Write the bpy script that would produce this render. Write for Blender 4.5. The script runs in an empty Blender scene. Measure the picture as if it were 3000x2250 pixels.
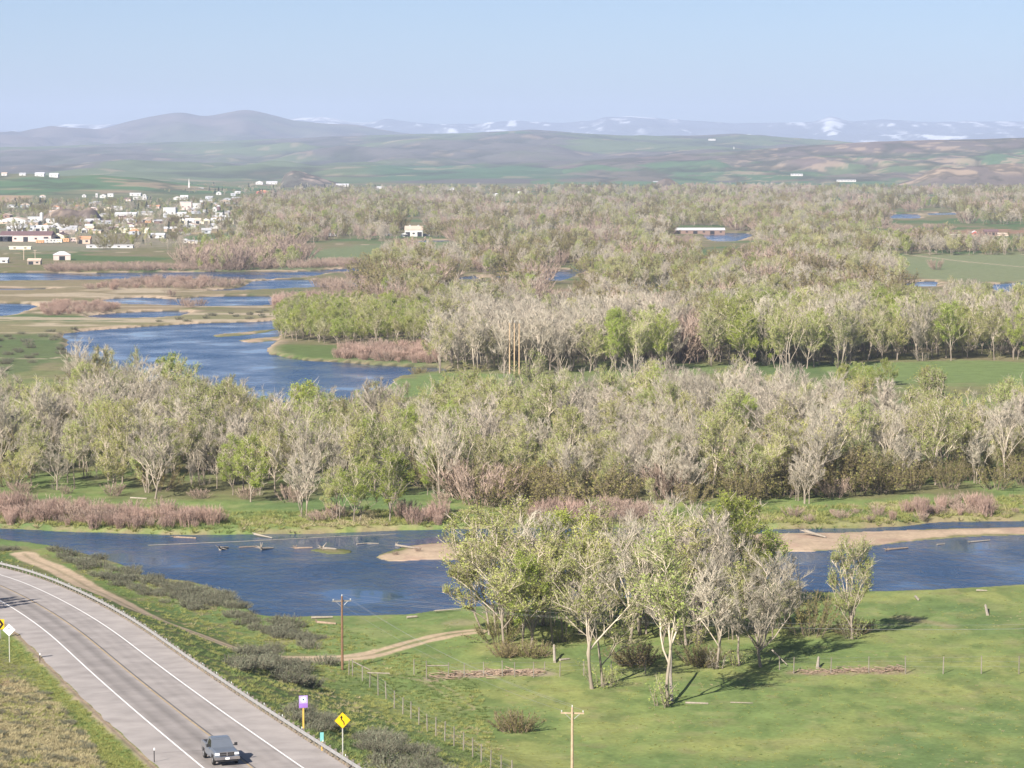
import bpy, math, random
import numpy as np
from mathutils import Vector, Matrix

# ------------------------------------------------------------------ camera
FPX, CX, CY, HORIZ, CAMZ = 7500.0, 1500.0, 1125.0, 450.0, 66.0
PITCH = math.atan((CY - HORIZ) / FPX)
SC = bpy.context.scene
COL = SC.collection
cam_d = bpy.data.cameras.new('camera'); cam = bpy.data.objects.new('camera', cam_d); COL.objects.link(cam)
cam.location = (0, 0, CAMZ); cam.rotation_euler = (math.pi / 2 - PITCH, 0, 0)
cam_d.sensor_width = 36; cam_d.lens = FPX / 3000 * 36
cam_d.clip_start = 1.0; cam_d.clip_end = 120000
SC.camera = cam

# ------------------------------------------------------------------ light
SUN_EL, SUN_AZ = math.radians(34), math.radians(33)      # azimuth: shadows fall this far right of straight ahead
world = bpy.data.worlds.new('World'); SC.world = world; world.use_nodes = True
wn = world.node_tree.nodes; wl = world.node_tree.links
sky = wn.new('ShaderNodeTexSky'); sky.sky_type = 'NISHITA'; sky.sun_disc = False
sky.sun_elevation = SUN_EL
sky.sun_rotation = math.pi + SUN_AZ
sky.altitude = 1900; sky.air_density = 0.75; sky.dust_density = 3.5; sky.ozone_density = 2.2
wl.new(sky.outputs[0], wn['Background'].inputs[0]); wn['Background'].inputs[1].default_value = 0.06
sun_d = bpy.data.lights.new('sun', 'SUN'); sun = bpy.data.objects.new('sun', sun_d); COL.objects.link(sun)
sun_d.energy = 5.0; sun_d.angle = math.radians(0.5); sun_d.color = (1.0, 0.93, 0.84)
sdir = Vector((math.sin(SUN_AZ) * math.cos(SUN_EL), math.cos(SUN_AZ) * math.cos(SUN_EL), -math.sin(SUN_EL)))
sun.rotation_euler = sdir.to_track_quat('-Z', 'Y').to_euler(); sun.location = (-200, -300, 400)
SC.view_settings.view_transform = 'Standard'; SC.view_settings.look = 'None'
SC.view_settings.exposure = 1.0; SC.view_settings.gamma = 1.0; SC.view_settings.use_curve_mapping = False
SC.cycles.use_denoising = True
SC.cycles.max_bounces = 6; SC.cycles.diffuse_bounces = 3; SC.cycles.glossy_bounces = 3
SC.cycles.transparent_max_bounces = 8; SC.cycles.volume_bounces = 1
SC.cycles.sample_clamp_indirect = 6.0

# ------------------------------------------------------------------ maths
cP, sP = math.cos(PITCH), math.sin(PITCH)
def ray(px, py):
    u = (np.asarray(px, float) - CX) / FPX; v = (CY - np.asarray(py, float)) / FPX
    return u, cP + v * sP, -sP + v * cP
def on_z(px, py, z=0.0):
    dx, dy, dz = ray(px, py); t = (z - CAMZ) / dz
    return t * dx, t * dy
RA, RB = 32.37, 0.0745                                   # the road lies on the plane z = RA - RB*Y
def on_road(px, py):
    dx, dy, dz = ray(px, py); t = (RA - CAMZ) / (dz + RB * dy)
    return t * dx, t * dy
def to_px(X, Y, Z=0.0):
    d = Y * cP - (Z - CAMZ) * sP; w = Y * sP + (Z - CAMZ) * cP
    return CX + FPX * X / d, CY - FPX * w / d
def _h(ix, iy, s):
    n = (ix.astype(np.int64) * 374761393 + iy.astype(np.int64) * 668265263 + s * 1442695041) & 0xFFFFFFFF
    n = ((n ^ (n >> 13)) * 1274126177) & 0xFFFFFFFF
    n = (n ^ (n >> 16)) & 0xFFFFFFFF
    return n / 4294967295.0
def vn(x, y, s=0):
    x = np.asarray(x, float); y = np.asarray(y, float)
    ix = np.floor(x); iy = np.floor(y); fx = x - ix; fy = y - iy
    fx = fx * fx * (3 - 2 * fx); fy = fy * fy * (3 - 2 * fy)
    a = _h(ix, iy, s); b = _h(ix + 1, iy, s); c = _h(ix, iy + 1, s); d = _h(ix + 1, iy + 1, s)
    return (a + (b - a) * fx) * (1 - fy) + (c + (d - c) * fx) * fy
def fbm(x, y, s=0, o=4):
    r = 0; a = .5
    for k in range(o):
        r = r + a * vn(x * 2 ** k, y * 2 ** k, s + 17 * k); a *= .5
    return r / (1 - .5 ** o)
def sst(a, b, x):
    t = np.clip((x - a) / (b - a), 0, 1); return t * t * (3 - 2 * t)
def smooth_poly(pts, n=6, closed=True):
    P = np.array(pts, float); m = len(P); out = []
    for i in range(m if closed else m - 1):
        if closed: p0, p1, p2, p3 = P[(i - 1) % m], P[i], P[(i + 1) % m], P[(i + 2) % m]
        else: p0, p1, p2, p3 = P[max(i - 1, 0)], P[i], P[i + 1], P[min(i + 2, m - 1)]
        for k in range(n):
            t = k / n
            out.append(.5 * ((2 * p1) + (p2 - p0) * t + (2 * p0 - 5 * p1 + 4 * p2 - p3) * t * t + (3 * p1 - p0 - 3 * p2 + p3) * t ** 3))
    if not closed: out.append(P[-1])
    return np.array(out)
def seg_dist(P, X, Y, closed):
    """distance, nearest segment index, parameter, sign (right of the line = +)"""
    best = np.full(X.shape, 1e18); idx = np.zeros(X.shape, int); tt = np.zeros(X.shape); sg = np.zeros(X.shape)
    m = len(P)
    for i in range(m if closed else m - 1):
        ax, ay = P[i]; bx, by = P[(i + 1) % m]; ex, ey = bx - ax, by - ay; L = ex * ex + ey * ey + 1e-12
        t = np.clip(((X - ax) * ex + (Y - ay) * ey) / L, 0, 1)
        d = (X - ax - t * ex) ** 2 + (Y - ay - t * ey) ** 2
        k = d < best; best = np.where(k, d, best); idx = np.where(k, i, idx); tt = np.where(k, t, tt)
        sg = np.where(k, np.sign(ex * (Y - ay) - ey * (X - ax)) * -1, sg)
    return np.sqrt(best), idx, tt, sg
def inside(P, X, Y):
    r = np.zeros(X.shape, bool); m = len(P)
    for i in range(m):
        ax, ay = P[i]; bx, by = P[(i + 1) % m]
        if ay == by: continue
        c = ((ay > Y) != (by > Y)) & (X < (bx - ax) * (Y - ay) / (by - ay) + ax)
        r ^= c
    return r
def sdf(P, X, Y, far=40.0):
    """signed distance, positive inside"""
    out = np.full(X.shape, -far)
    lo = P.min(0) - far; hi = P.max(0) + far
    k = (X > lo[0]) & (X < hi[0]) & (Y > lo[1]) & (Y < hi[1])
    if k.any():
        x, y = X[k], Y[k]; d = seg_dist(P, x, y, True)[0]
        out[k] = np.where(inside(P, x, y), d, -np.minimum(d, far))
    return out
def px_poly(pts, z=0.0, n=6):
    a = np.array(pts, float)
    X, Y = on_z(a[:, 0], a[:, 1], z)
    # smooth in picture-like proportions so that long thin shapes stay clean
    q = smooth_poly(np.stack([X, Y], 1), n)
    return q

# ------------------------------------------------------------------ the lie of the land
WZ = -0.8
RIVER = [
 # near river with the back channel
 [(-420,1545),(-200,1545),(0,1549),(90,1552),(226,1558),(316,1560),(452,1566),(588,1567),(723,1565),(904,1564),(1100,1556),(1294,1551),(1500,1548),(1750,1546),(2000,1548),(2208,1550),(2420,1549),(2642,1541),(2760,1530),(3000,1526),(3400,1518),
  (3400,1700),(3000,1722),(2768,1735),(2565,1741),(2316,1746),(2100,1752),(1800,1766),(1550,1778),(1362,1790),(1271,1800),(1181,1813),(1000,1814),(918,1814),(859,1818),(791,1814),(746,1798),(678,1750),(600,1722),(542,1712),(452,1700),(398,1680),(330,1655),(250,1632),(149,1607),(45,1593),(-40,1578),(-200,1574),(-420,1572)],
 # wide bend
 [(183,982),(220,974),(305,965),(424,957),(509,952),(610,947),(750,943),(830,936),(880,945),(850,968),(822,985),(809,1002),(787,1020),(787,1036),(882,1054),(1000,1062),(1181,1074),(1300,1080),(1310,1090),(1240,1098),(1176,1106),(1145,1120),(1120,1150),(1000,1180),(860,1185),(640,1170),(470,1140),(330,1090),(230,1050),(190,1028),(197,1004)],
 [(-160,801),(254,801),(509,798),(750,797),(900,795),(1065,783),(1106,786),(1060,795),(960,802),(930,808),(880,815),(700,821),(560,819),(440,819),(254,822),(-160,824)],
 [(750,823),(890,820),(930,824),(1050,829),(1066,838),(1000,844),(900,846),(750,851),(640,855),(590,852),(700,843)],
 [(300,879),(417,872),(502,876),(593,870),(740,868),(806,871),(802,896),(644,901),(560,900),(460,897),(370,895)],
 [(258,926),(380,915),(542,913),(545,922),(480,932),(310,936)],
 [(-160,891),(60,890),(108,897),(70,915),(0,930),(-160,932)],
 [(-60,847),(80,845),(165,848),(80,853),(-60,853)],
 [(1590,796),(1640,791),(1712,790),(1690,806),(1650,822),(1612,826),(1590,812)],
 [(2060,690),(2090,685),(2188,684),(2200,692),(2150,708),(2090,707)],
 [(2600,632),(2620,628),(2690,629),(2690,640),(2620,641)],
 [(2720,626),(2800,623),(2800,630),(2730,630)],
 [(2905,838),(2940,830),(3150,826),(3150,862),(2960,860),(2915,850)],
 [(2655,832),(2690,826),(2745,826),(2735,842),(2670,842)],
 [(1350,812),(1394,809),(1400,820),(1355,822)],
 [(1455,808),(1510,805),(1510,818),(1460,821)],
 [(1225,706),(1310,704),(1320,709),(1230,711)],
]
BARS = [
 [(1105,1632),(1130,1618),(1170,1606),(1235,1596),(1340,1588),(1700,1573),(2208,1563),(2420,1561),(2640,1553),(2800,1547),(3000,1543),(3400,1536),(3400,1556),(3000,1568),(2860,1572),(2760,1580),(2640,1590),(2500,1608),(2380,1615),(2240,1616),(1900,1628),(1600,1638),(1340,1640),(1240,1642),(1150,1645)],
 [(905,1612),(960,1606),(1022,1612),(1018,1622),(950,1622)],
 [(624,982),(700,974),(800,964),(812,968),(730,981),(640,988)],
 [(696,998),(760,990),(830,986),(830,994),(740,1004)],
]
RIVP = [px_poly(p, WZ) for p in RIVER]
BARP = [px_poly(p, WZ) for p in BARS]

RC_PX = [(0,1712),(108,1765),(217,1834),(280,1886),(348,1944),(425,2006),(511,2074),(583,2130),(742,2250)]
rx, ry = on_road([p[0] for p in RC_PX], [p[1] for p in RC_PX])
RC = np.stack([rx, ry], 1)
d0 = RC[0] - RC[1]; d0 /= np.linalg.norm(d0); nrm = np.array([-d0[1], d0[0]])
ext = []
a = 0.0
p = RC[0].copy(); ang = math.atan2(d0[1], d0[0])
for k in range(10):
    ang += 0.075; p = p + 14 * np.array([math.cos(ang), math.sin(ang)]); ext.append(p.copy())
d1 = RC[-1] - RC[-2]; d1 /= np.linalg.norm(d1)
tail = [RC[-1] + d1 * 30 * k for k in range(1, 4)]
RC = np.array(ext[::-1] + list(RC) + tail)
# even the curve out a little
RCs = smooth_poly(RC, 8, False)
for _ in range(60):
    RCs[1:-1] = .5 * RCs[1:-1] + .25 * (RCs[:-2] + RCs[2:])
RC = RCs                                               # runs from the far end towards the camera; +sign of seg_dist = camera-left
def road_z(Y): return np.maximum(RA - RB * Y, 4.2 + 0 * Y)
def sgn_off(X, Y):
    """offset from the road's centre line, + on the river side"""
    d, i, t, s = seg_dist(RC, X, Y, False)
    px = RC[i, 0] + t * (RC[np.minimum(i + 1, len(RC) - 1), 0] - RC[i, 0])
    py = RC[i, 1] + t * (RC[np.minimum(i + 1, len(RC) - 1), 1] - RC[i, 1])
    return -s * d, py
HALF = 7.3
def H(X, Y, full=False):
    X = np.asarray(X, float); Y = np.asarray(Y, float)
    z = .35 * (fbm(X / 45, Y / 45, 3, 3) - .35) + .25 * (fbm(X / 9, Y / 9, 5, 2) - .4)
    z = np.maximum(z, -.3)
    px = .00035 * Y
    wob = (fbm(X / 7, Y / 7, 9, 3) - .5) * np.clip(.006 * Y, 1, 4)
    w = np.full(X.shape, -40.0)
    for P in RIVP: w = np.maximum(w, sdf(P, X, Y))
    w = w + wob * sst(-12, -1, w) * .8
    bank = 1.2 + 2 * px
    z = np.where(w > -bank, np.minimum(z, WZ + (z - WZ) * sst(0, -1, w / bank)), z)
    z = np.where(w > 0, WZ - np.minimum(.06 * w, 1.0) - .02, z)
    b = np.full(X.shape, -40.0)
    for P in BARP: b = np.maximum(b, sdf(P, X, Y))
    b = b + wob * .6 * sst(-10, -1, b)
    zb = WZ + .05 + .45 * sst(0, 7, b) + .12 * (fbm(X / 4, Y / 4, 21, 3) - .5)
    z = np.where(b > 0, np.maximum(z, zb), z)
    k = (Y < 460) & (X < 40)
    so = np.full(X.shape, 99.0); up = np.zeros(X.shape)
    if k.any():
        s, ry_ = sgn_off(X[k], Y[k]); zr = road_z(ry_)
        fall = zr - .39 * (s - HALF) + .35 * (fbm(X[k] / 6, Y[k] / 6, 31, 3) - .5) * sst(8, 14, s)
        kk = np.clip((fall - z[k]) / 3.0, -1, 1)                     # soft maximum
        right = np.where(kk > 0, fall, z[k]) + .75 * (1 - np.abs(kk)) ** 2
        right = np.where(fall < z[k] - 3, z[k], right)
        l = -s - HALF
        left = zr - .25 * sst(0, 1.5, l) + .16 * np.maximum(l - 2.5, 0) + .5 * (fbm(X[k] / 8, Y[k] / 8, 33, 3) - .5) * sst(1, 6, l)
        road = zr - .12
        z[k] = np.where(s > HALF, right, np.where(s < -HALF, left, road)); so[k] = s
    if full: return z, w, b, so
    return z
def hit(px, py, n=60):
    """where the picture's line of sight meets the ground"""
    dx, dy, dz = ray(np.atleast_1d(px), np.atleast_1d(py))
    lo = np.full(dx.shape, 150.0); hi = np.full(dx.shape, 150.0); found = np.zeros(dx.shape, bool); prev = np.full(dx.shape, 150.)
    for Y in np.geomspace(150, 1500, 160):
        t = Y / dy; below = (CAMZ + t * dz) < H(t * dx, np.full(dx.shape, Y))
        new = below & ~found; hi = np.where(new, Y, hi); lo = np.where(new, prev, lo); found |= below
        prev = np.full(dx.shape, Y)
        if found.all(): break
    for _ in range(12):
        m = .5 * (lo + hi); t = m / dy; below = (CAMZ + t * dz) < H(t * dx, m)
        hi = np.where(below, m, hi); lo = np.where(below, lo, m)
    t = hi / dy
    return t * dx, hi, CAMZ + t * dz

# ------------------------------------------------------------------ materials
MATS = {}
def nodes(name):
    m = bpy.data.materials.new(name); m.use_nodes = True; MATS[name] = m
    nt = m.node_tree; return m, nt.nodes, nt.links, nt.nodes['Principled BSDF']
def mat(name, col, rough=.8, metal=0.0, var=.15, scale=3.0, spec=.3, bump=0.0, rnd=0.0, emit=None):
    """plain surface with a mottled colour; rnd shifts it from one object to the next"""
    if name in MATS: return MATS[name]
    m, n, l, b = nodes(name)
    b.inputs['Roughness'].default_value = rough; b.inputs['Metallic'].default_value = metal
    b.inputs['Specular IOR Level'].default_value = spec
    tc = n.new('ShaderNodeTexCoord'); ns = n.new('ShaderNodeTexNoise'); ns.inputs['Scale'].default_value = scale; ns.inputs['Detail'].default_value = 5
    l.new(tc.outputs['Object'], ns.inputs['Vector'])
    mr = n.new('ShaderNodeMapRange'); mr.inputs[1].default_value = .25; mr.inputs[2].default_value = .75
    mr.inputs[3].default_value = 1 - var; mr.inputs[4].default_value = 1 + var
    l.new(ns.outputs['Fac'], mr.inputs[0])
    src = mr.outputs[0]
    if rnd:
        oi = n.new('ShaderNodeObjectInfo'); r2 = n.new('ShaderNodeMapRange'); r2.inputs[3].default_value = 1 - rnd; r2.inputs[4].default_value = 1 + rnd
        l.new(oi.outputs['Random'], r2.inputs[0]); mm = n.new('ShaderNodeMath'); mm.operation = 'MULTIPLY'
        l.new(src, mm.inputs[0]); l.new(r2.outputs[0], mm.inputs[1]); src = mm.outputs[0]
    vm = n.new('ShaderNodeVectorMath'); vm.operation = 'SCALE'; vm.inputs[0].default_value = col
    l.new(src, vm.inputs['Scale']); l.new(vm.outputs[0], b.inputs['Base Color'])
    if bump:
        bp = n.new('ShaderNodeBump'); bp.inputs['Strength'].default_value = bump; bp.inputs['Distance'].default_value = .05
        l.new(ns.outputs['Fac'], bp.inputs['Height']); l.new(bp.outputs[0], b.inputs['Normal'])
    return m
def ground_mat(name, s1, s2, var, rough=.95, bump=0.0):
    """colour from the surface's own cover map, broken up by noise in metres"""
    m, n, l, b = nodes(name); b.inputs['Roughness'].default_value = rough; b.inputs['Specular IOR Level'].default_value = .1
    at = n.new('ShaderNodeAttribute'); at.attribute_name = 'cover'
    ge = n.new('ShaderNodeNewGeometry')
    mp = n.new('ShaderNodeMapping'); l.new(ge.outputs['Position'], mp.inputs['Vector'])
    f = None
    for sc, dt in ((s1, 6), (s2, 4)):
        ns = n.new('ShaderNodeTexNoise'); ns.inputs['Scale'].default_value = sc; ns.inputs['Detail'].default_value = dt; ns.inputs['Roughness'].default_value = .65
        l.new(mp.outputs[0], ns.inputs['Vector'])
        mr = n.new('ShaderNodeMapRange'); mr.inputs[1].default_value = .3; mr.inputs[2].default_value = .7
        mr.inputs[3].default_value = 1 - var; mr.inputs[4].default_value = 1 + var; l.new(ns.outputs['Fac'], mr.inputs[0])
        if f is None: f = mr.outputs[0]; first = ns
        else:
            mm = n.new('ShaderNodeMath'); mm.operation = 'MULTIPLY'; l.new(f, mm.inputs[0]); l.new(mr.outputs[0], mm.inputs[1]); f = mm.outputs[0]
    vm = n.new('ShaderNodeVectorMath'); vm.operation = 'SCALE'; l.new(at.outputs['Color'], vm.inputs[0]); l.new(f, vm.inputs['Scale'])
    l.new(vm.outputs[0], b.inputs['Base Color'])
    if bump:
        bp = n.new('ShaderNodeBump'); bp.inputs['Strength'].default_value = .6; bp.inputs['Distance'].default_value = bump
        l.new(first.outputs['Fac'], bp.inputs['Height']); l.new(bp.outputs[0], b.inputs['Normal'])
    return m

# ------------------------------------------------------------------ objects
def tag(o, label=None, cat=None, group=None, kind=None):
    if label: o['label'] = label
    if cat: o['category'] = cat
    if group: o['group'] = group
    if kind: o['kind'] = kind
    return o
def link(name, me, parent=None, loc=None, rz=0):
    o = bpy.data.objects.new(name, me); COL.objects.link(o)
    if parent is not None: o.parent = parent
    if loc is not None: o.location = loc
    if rz: o.rotation_euler = (0, 0, rz)
    return o
def empty(name, loc, label, cat, group=None, rz=0):
    o = link(name, None, None, loc, rz); o.empty_display_size = .3
    return tag(o, label, cat, group)
def mesh(name, V, Fc, m=None, smooth=False, mi=None):
    me = bpy.data.meshes.new(name)
    me.from_pydata([tuple(v) for v in V], [], [tuple(f) for f in Fc])
    for x in (m if isinstance(m, (list, tuple)) else [m]):
        if x is not None: me.materials.append(x)
    if mi is not None: me.polygons.foreach_set('material_index', np.asarray(mi, np.int32))
    if smooth: me.polygons.foreach_set('use_smooth', np.ones(len(me.polygons), bool))
    me.update(); return me
def np_mesh(name, V, Fa, m, smooth=False, mi=None):
    """V (n,3) array; Fa (k,3) or (k,4) array"""
    me = bpy.data.meshes.new(name); V = np.asarray(V, np.float32); Fa = np.asarray(Fa, np.int32)
    me.vertices.add(len(V)); me.vertices.foreach_set('co', V.ravel())
    k = Fa.shape[1]; me.loops.add(Fa.size); me.loops.foreach_set('vertex_index', Fa.ravel())
    me.polygons.add(len(Fa)); me.polygons.foreach_set('loop_start', np.arange(0, Fa.size, k, dtype=np.int32))
    for x in (m if isinstance(m, (list, tuple)) else [m]): me.materials.append(x)
    if mi is not None: me.polygons.foreach_set('material_index', np.asarray(mi, np.int32))
    if smooth: me.polygons.foreach_set('use_smooth', np.ones(len(Fa), bool))
    me.update(calc_edges=True); me.validate(); return me
def grid_faces(nr, nc):
    i = np.arange(nr - 1)[:, None] * nc + np.arange(nc - 1)[None, :]
    return np.stack([i, i + 1, i + nc + 1, i + nc], -1).reshape(-1, 4)
def cover_attr(me, C):
    a = me.color_attributes.new('cover', 'FLOAT_COLOR', 'POINT')
    a.data.foreach_set('color', np.concatenate([C, np.ones((len(C), 1))], 1).astype(np.float32).ravel())
class MB:
    """collects boxes, bars and tubes into one mesh"""
    def __init__(s): s.V = []; s.F = []
    def add(s, V, Fc):
        n = len(s.V); s.V += [tuple(v) for v in V]; s.F += [tuple(i + n for i in f) for f in Fc]; return s
    def box(s, x0, x1, y0, y1, z0, z1):
        return s.add([(x, y, z) for z in (z0, z1) for y in (y0, y1) for x in (x0, x1)],
                     [(0, 2, 3, 1), (4, 5, 7, 6), (0, 1, 5, 4), (2, 6, 7, 3), (0, 4, 6, 2), (1, 3, 7, 5)])
    def tube(s, pts, rad, n=6, cap=True):
        pts = [Vector(p) for p in pts]; rad = rad if hasattr(rad, '__len__') else [rad] * len(pts)
        V = []; Fc = []
        for i, p in enumerate(pts):
            d = (pts[min(i + 1, len(pts) - 1)] - pts[max(i - 1, 0)]).normalized()
            a = d.cross(Vector((0, 0, 1)) if abs(d.z) < .95 else Vector((1, 0, 0))).normalized(); b = d.cross(a)
            for k in range(n):
                q = 2 * math.pi * k / n; V.append(p + rad[i] * (math.cos(q) * a + math.sin(q) * b))
        for i in range(len(pts) - 1):
            for k in range(n): Fc.append((i * n + k, i * n + (k + 1) % n, (i + 1) * n + (k + 1) % n, (i + 1) * n + k))
        if cap: Fc.append(tuple(range(n))[::-1]); Fc.append(tuple((len(pts) - 1) * n + k for k in range(n)))
        return s.add(V, Fc)
    def prism(s, outline, y0, y1):
        """outline of (x,z), run along y"""
        n = len(outline)
        return s.add([(x, y0, z) for x, z in outline] + [(x, y1, z) for x, z in outline],
                     [tuple(range(n)), tuple(range(2 * n - 1, n - 1, -1))] + [((i + 1) % n, i, n + i, n + (i + 1) % n) for i in range(n)])
    def build(s, name, m, parent=None, loc=None, rz=0, smooth=False):
        return link(name, mesh(name, s.V, s.F, m, smooth), parent, loc, rz)
    def me(s, name, m, smooth=False): return mesh(name, s.V, s.F, m, smooth)

# ================================================================== ground
rows = np.concatenate([np.arange(3900, 2345, -5.0), np.arange(2345, 1000, -2.3), np.arange(1000, 600, -1.6), np.arange(600, 504, -1.0)])
cols = np.concatenate([np.linspace(-900, -30, 34), np.arange(0, 3001, 6.2), np.linspace(3030, 3900, 34)])
PXg, PYg = np.meshgrid(cols, rows)
Xg, Yg = on_z(PXg, PYg, 0.0)
Xf, Yf = Xg.ravel(), Yg.ravel(); pxf, pyf = PXg.ravel(), PYg.ravel()
Zf, Wf, Bf, Sf = H(Xf, Yf, True)
qx, qy = to_px(Xf, Yf, Zf)

def mixc(C, c, f): return C + (np.asarray(c, float)[None, :] - C) * np.clip(f, 0, 1)[:, None]
def stroke(pts, width, snap=True):
    a = np.array(pts, float)
    if snap: X, Y, Z = hit(a[:, 0], a[:, 1])
    else: X, Y = on_z(a[:, 0], a[:, 1])
    L = smooth_poly(np.stack([X, Y], 1), 6, False)
    out = np.full(Xf.shape, 99.0)
    lo = L.min(0) - 12; hi = L.max(0) + 12
    k = (Xf > lo[0]) & (Xf < hi[0]) & (Yf > lo[1]) & (Yf < hi[1])
    d, i, t, s = seg_dist(L, Xf[k], Yf[k], False)
    out[k] = d * s
    return out
def pmask(pts, soft=.25):
    """how far inside an outline given in the picture, 0..1, with a ragged edge"""
    P = smooth_poly(np.array(pts, float), 4)
    r = np.zeros(Xf.shape); lo = P.min(0) - 40; hi = P.max(0) + 40
    k = (pxf > lo[0]) & (pxf < hi[0]) & (pyf > lo[1]) & (pyf < hi[1])
    d = seg_dist(P, pxf[k], pyf[k] , True)[0]; d = np.where(inside(P, pxf[k], pyf[k]), d, -d)
    d = d + (fbm(Xf[k] / 6, Yf[k] / 6, 77, 3) - .5) * 22
    r[k] = sst(-4, 6, d); return r

n1 = fbm(Xf / 14, Yf / 14, 41, 4); n2 = fbm(Xf / 3.2, Yf / 3.2, 43, 3); n3 = fbm(Xf / 60, Yf / 60, 47, 4); n4 = fbm(Xf / 200, Yf / 200, 53, 4)
C = np.zeros((len(Xf), 3)) + np.array([.158, .212, .07])
# pasture near: greener and yellower drifts
C = mixc(C, (.23, .252, .085), sst(.43, .70, n1)); C = mixc(C, (.115, .172, .062), sst(.52, .75, fbm(Xf / 22, Yf / 30, 61, 4)) * .9)
C = mixc(C, (.21, .19, .095), sst(.62, .80, n2) * .45)
C = mixc(C, (.105, .155, .05), sst(.50, .68, fbm(Xf / 2.4, Yf / 5, 62, 4)) * .55); C = mixc(C, (.23, .24, .10), sst(.56, .72, fbm(Xf / 3.5, Yf / 3.5, 63, 4)) * .5)
far = sst(560, 900, Yf)
flat = np.array([.155, .150, .072])
wood = mixc(np.zeros_like(C) + flat, (.185, .155, .095), sst(.4, .65, n1)); wood = mixc(wood, (.085, .13, .05), sst(.5, .65, n3))
C = C + (wood - C) * far[:, None]
# floor of the woods across the river
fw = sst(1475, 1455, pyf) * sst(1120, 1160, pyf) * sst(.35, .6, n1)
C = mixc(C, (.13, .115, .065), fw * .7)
dry = sst(-150, 0, -pyf + 0) * 0
# named pieces of cover
for pts, c, f in [
 ([(560,800),(640,760),(900,735),(1080,715),(1320,700),(1330,730),(1150,745),(1040,775),(900,790)], (.15,.18,.09), .95),
 ([(2640,770),(2700,748),(3150,745),(3150,826),(2900,826),(2700,815)], (.175,.20,.105), .9),
 ([(2430,1095),(2500,1064),(3200,1062),(3200,1120),(2700,1125)], (.145,.195,.07), .95),
 ([(1880,1085),(2060,1070),(2080,1095),(1900,1105)], (.145,.195,.07), .95),
 ([(1145,1120),(1176,1106),(1300,1095),(1500,1100),(1480,1120),(1300,1150),(1150,1165)], (.14,.195,.07), .95),
 ([(790,1036),(820,1010),(1000,1015),(1000,1062),(880,1054)], (.10,.145,.045), .9),
 ([(0,1110),(190,1040),(180,985),(0,975),(-120,975),(-120,1100)], (.10,.135,.055), .85),
 ([(-120,830),(500,822),(740,855),(500,870),(100,885),(-120,886)], (.235,.19,.115), .75),
 ([(-120,935),(300,940),(800,903),(800,935),(180,975),(-120,985)], (.215,.195,.105), .8),
 ([(120,900),(300,882),(560,905),(250,920)], (.25,.195,.125), .7),
 ([(1840,856),(1990,845),(2010,862),(1850,868)], (.08,.15,.05), .9),
 ([(1290,835),(1460,830),(1480,870),(1300,872)], (.085,.14,.05), .9),
 ([(-100,555),(200,545),(600,560),(1300,560),(1250,600),(700,610),(300,600),(-100,590)], (.12,.135,.06), .8),
 ([(-60,560),(90,566),(60,592),(-60,594)], (.36,.25,.15), .9),
 ([(130,612),(180,602),(240,612),(240,624),(140,624)], (.30,.21,.14), .9),
 ([(0,660),(420,640),(700,640),(700,690),(380,730),(0,735)], (.24,.21,.16), .6),
 ([(560,680),(660,672),(660,682),(570,690)], (.38,.28,.17), .9),
 ([(560,690),(700,685),(700,700),(560,705)], (.09,.15,.055), .9),
 ([(2790,676),(3150,668),(3150,682),(2800,690)], (.30,.17,.12), .8),
 ([(2860,700),(3150,695),(3150,735),(2880,730)], (.10,.15,.05), .9),
 ([(2330,1500),(3200,1490),(3200,1522),(2700,1530),(2330,1545)], (.235,.19,.10), .55),
]:
    C = mixc(C, c, pmask(pts) * f)
# pale flood strands on the flats
C = mixc(C, (.40, .33, .24), sst(.60, .66, fbm(Xf / 60, Yf / 12, 67, 4)) * sst(930, 960, 1930 - pyf) * sst(830, 850, pyf) * sst(900, 780, pxf) * .8)
# banks, bars, water's bed
C = mixc(C, (.26, .20, .13), sst(-1.6 - .002 * Yf, -.2, Wf) * (Wf < .6) * .75 * sst(.3, .6, n2))
C = mixc(C, (.40, .31, .22), sst(-3 - .004 * Yf, -.5, Wf) * (Wf < .6) * sst(750, 1000, Yf) * sst(.42, .55, n1))
barc = mixc(np.zeros_like(C) + np.array([.40, .305, .215]), (.36, .26, .19), sst(.4, .7, n2))
veg = sst(1.8, .5, Bf + (n2 - .5) * 3) + sst(1230, 1160, pxf) * .9
barc = mixc(barc, (.13, .14, .055), veg * .85 * sst(.35, .5, n1))
C = np.where((Bf > 0)[:, None], barc, C)
C = np.where(((Wf > .6) & (Bf < 0))[:, None], np.array([.06, .055, .04])[None, :], C)
# verge, cut slope and embankment by the road
so = Sf
emb = sst(HALF - .3, HALF + 2, so) * sst(34, 22, so)
C = mixc(C, (.085, .13, .038), emb * .8)
C = mixc(C, (.20, .165, .09), sst(.50, .66, n2) * (so > 8) * (so < 60) * (pxf < 980) * (Yf < 470) * .55)
lft = (so < -HALF) * 1.0
C = mixc(C, (.125, .165, .045), lft * sst(-16, -8, so))
scrub = lft * sst(-8.5, -13, so + (n1 - .5) * 6) * sst(1960, 2060, pyf + (pxf - 150) * .2)
C = mixc(C, (.27, .225, .13), scrub * .85); C = mixc(C, (.20, .195, .09), scrub * sst(.5, .65, n2) * .7)
C = mixc(C, (.42, .28, .175), scrub * sst(.60, .70, fbm(Xf / 5, Yf / 9, 71, 3)) * .9)
C = mixc(C, (.36, .28, .20), (np.abs(so) > HALF - .4) * sst(HALF + .9, HALF - .1, np.abs(so) + (n2 - .5) * .8))
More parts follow.
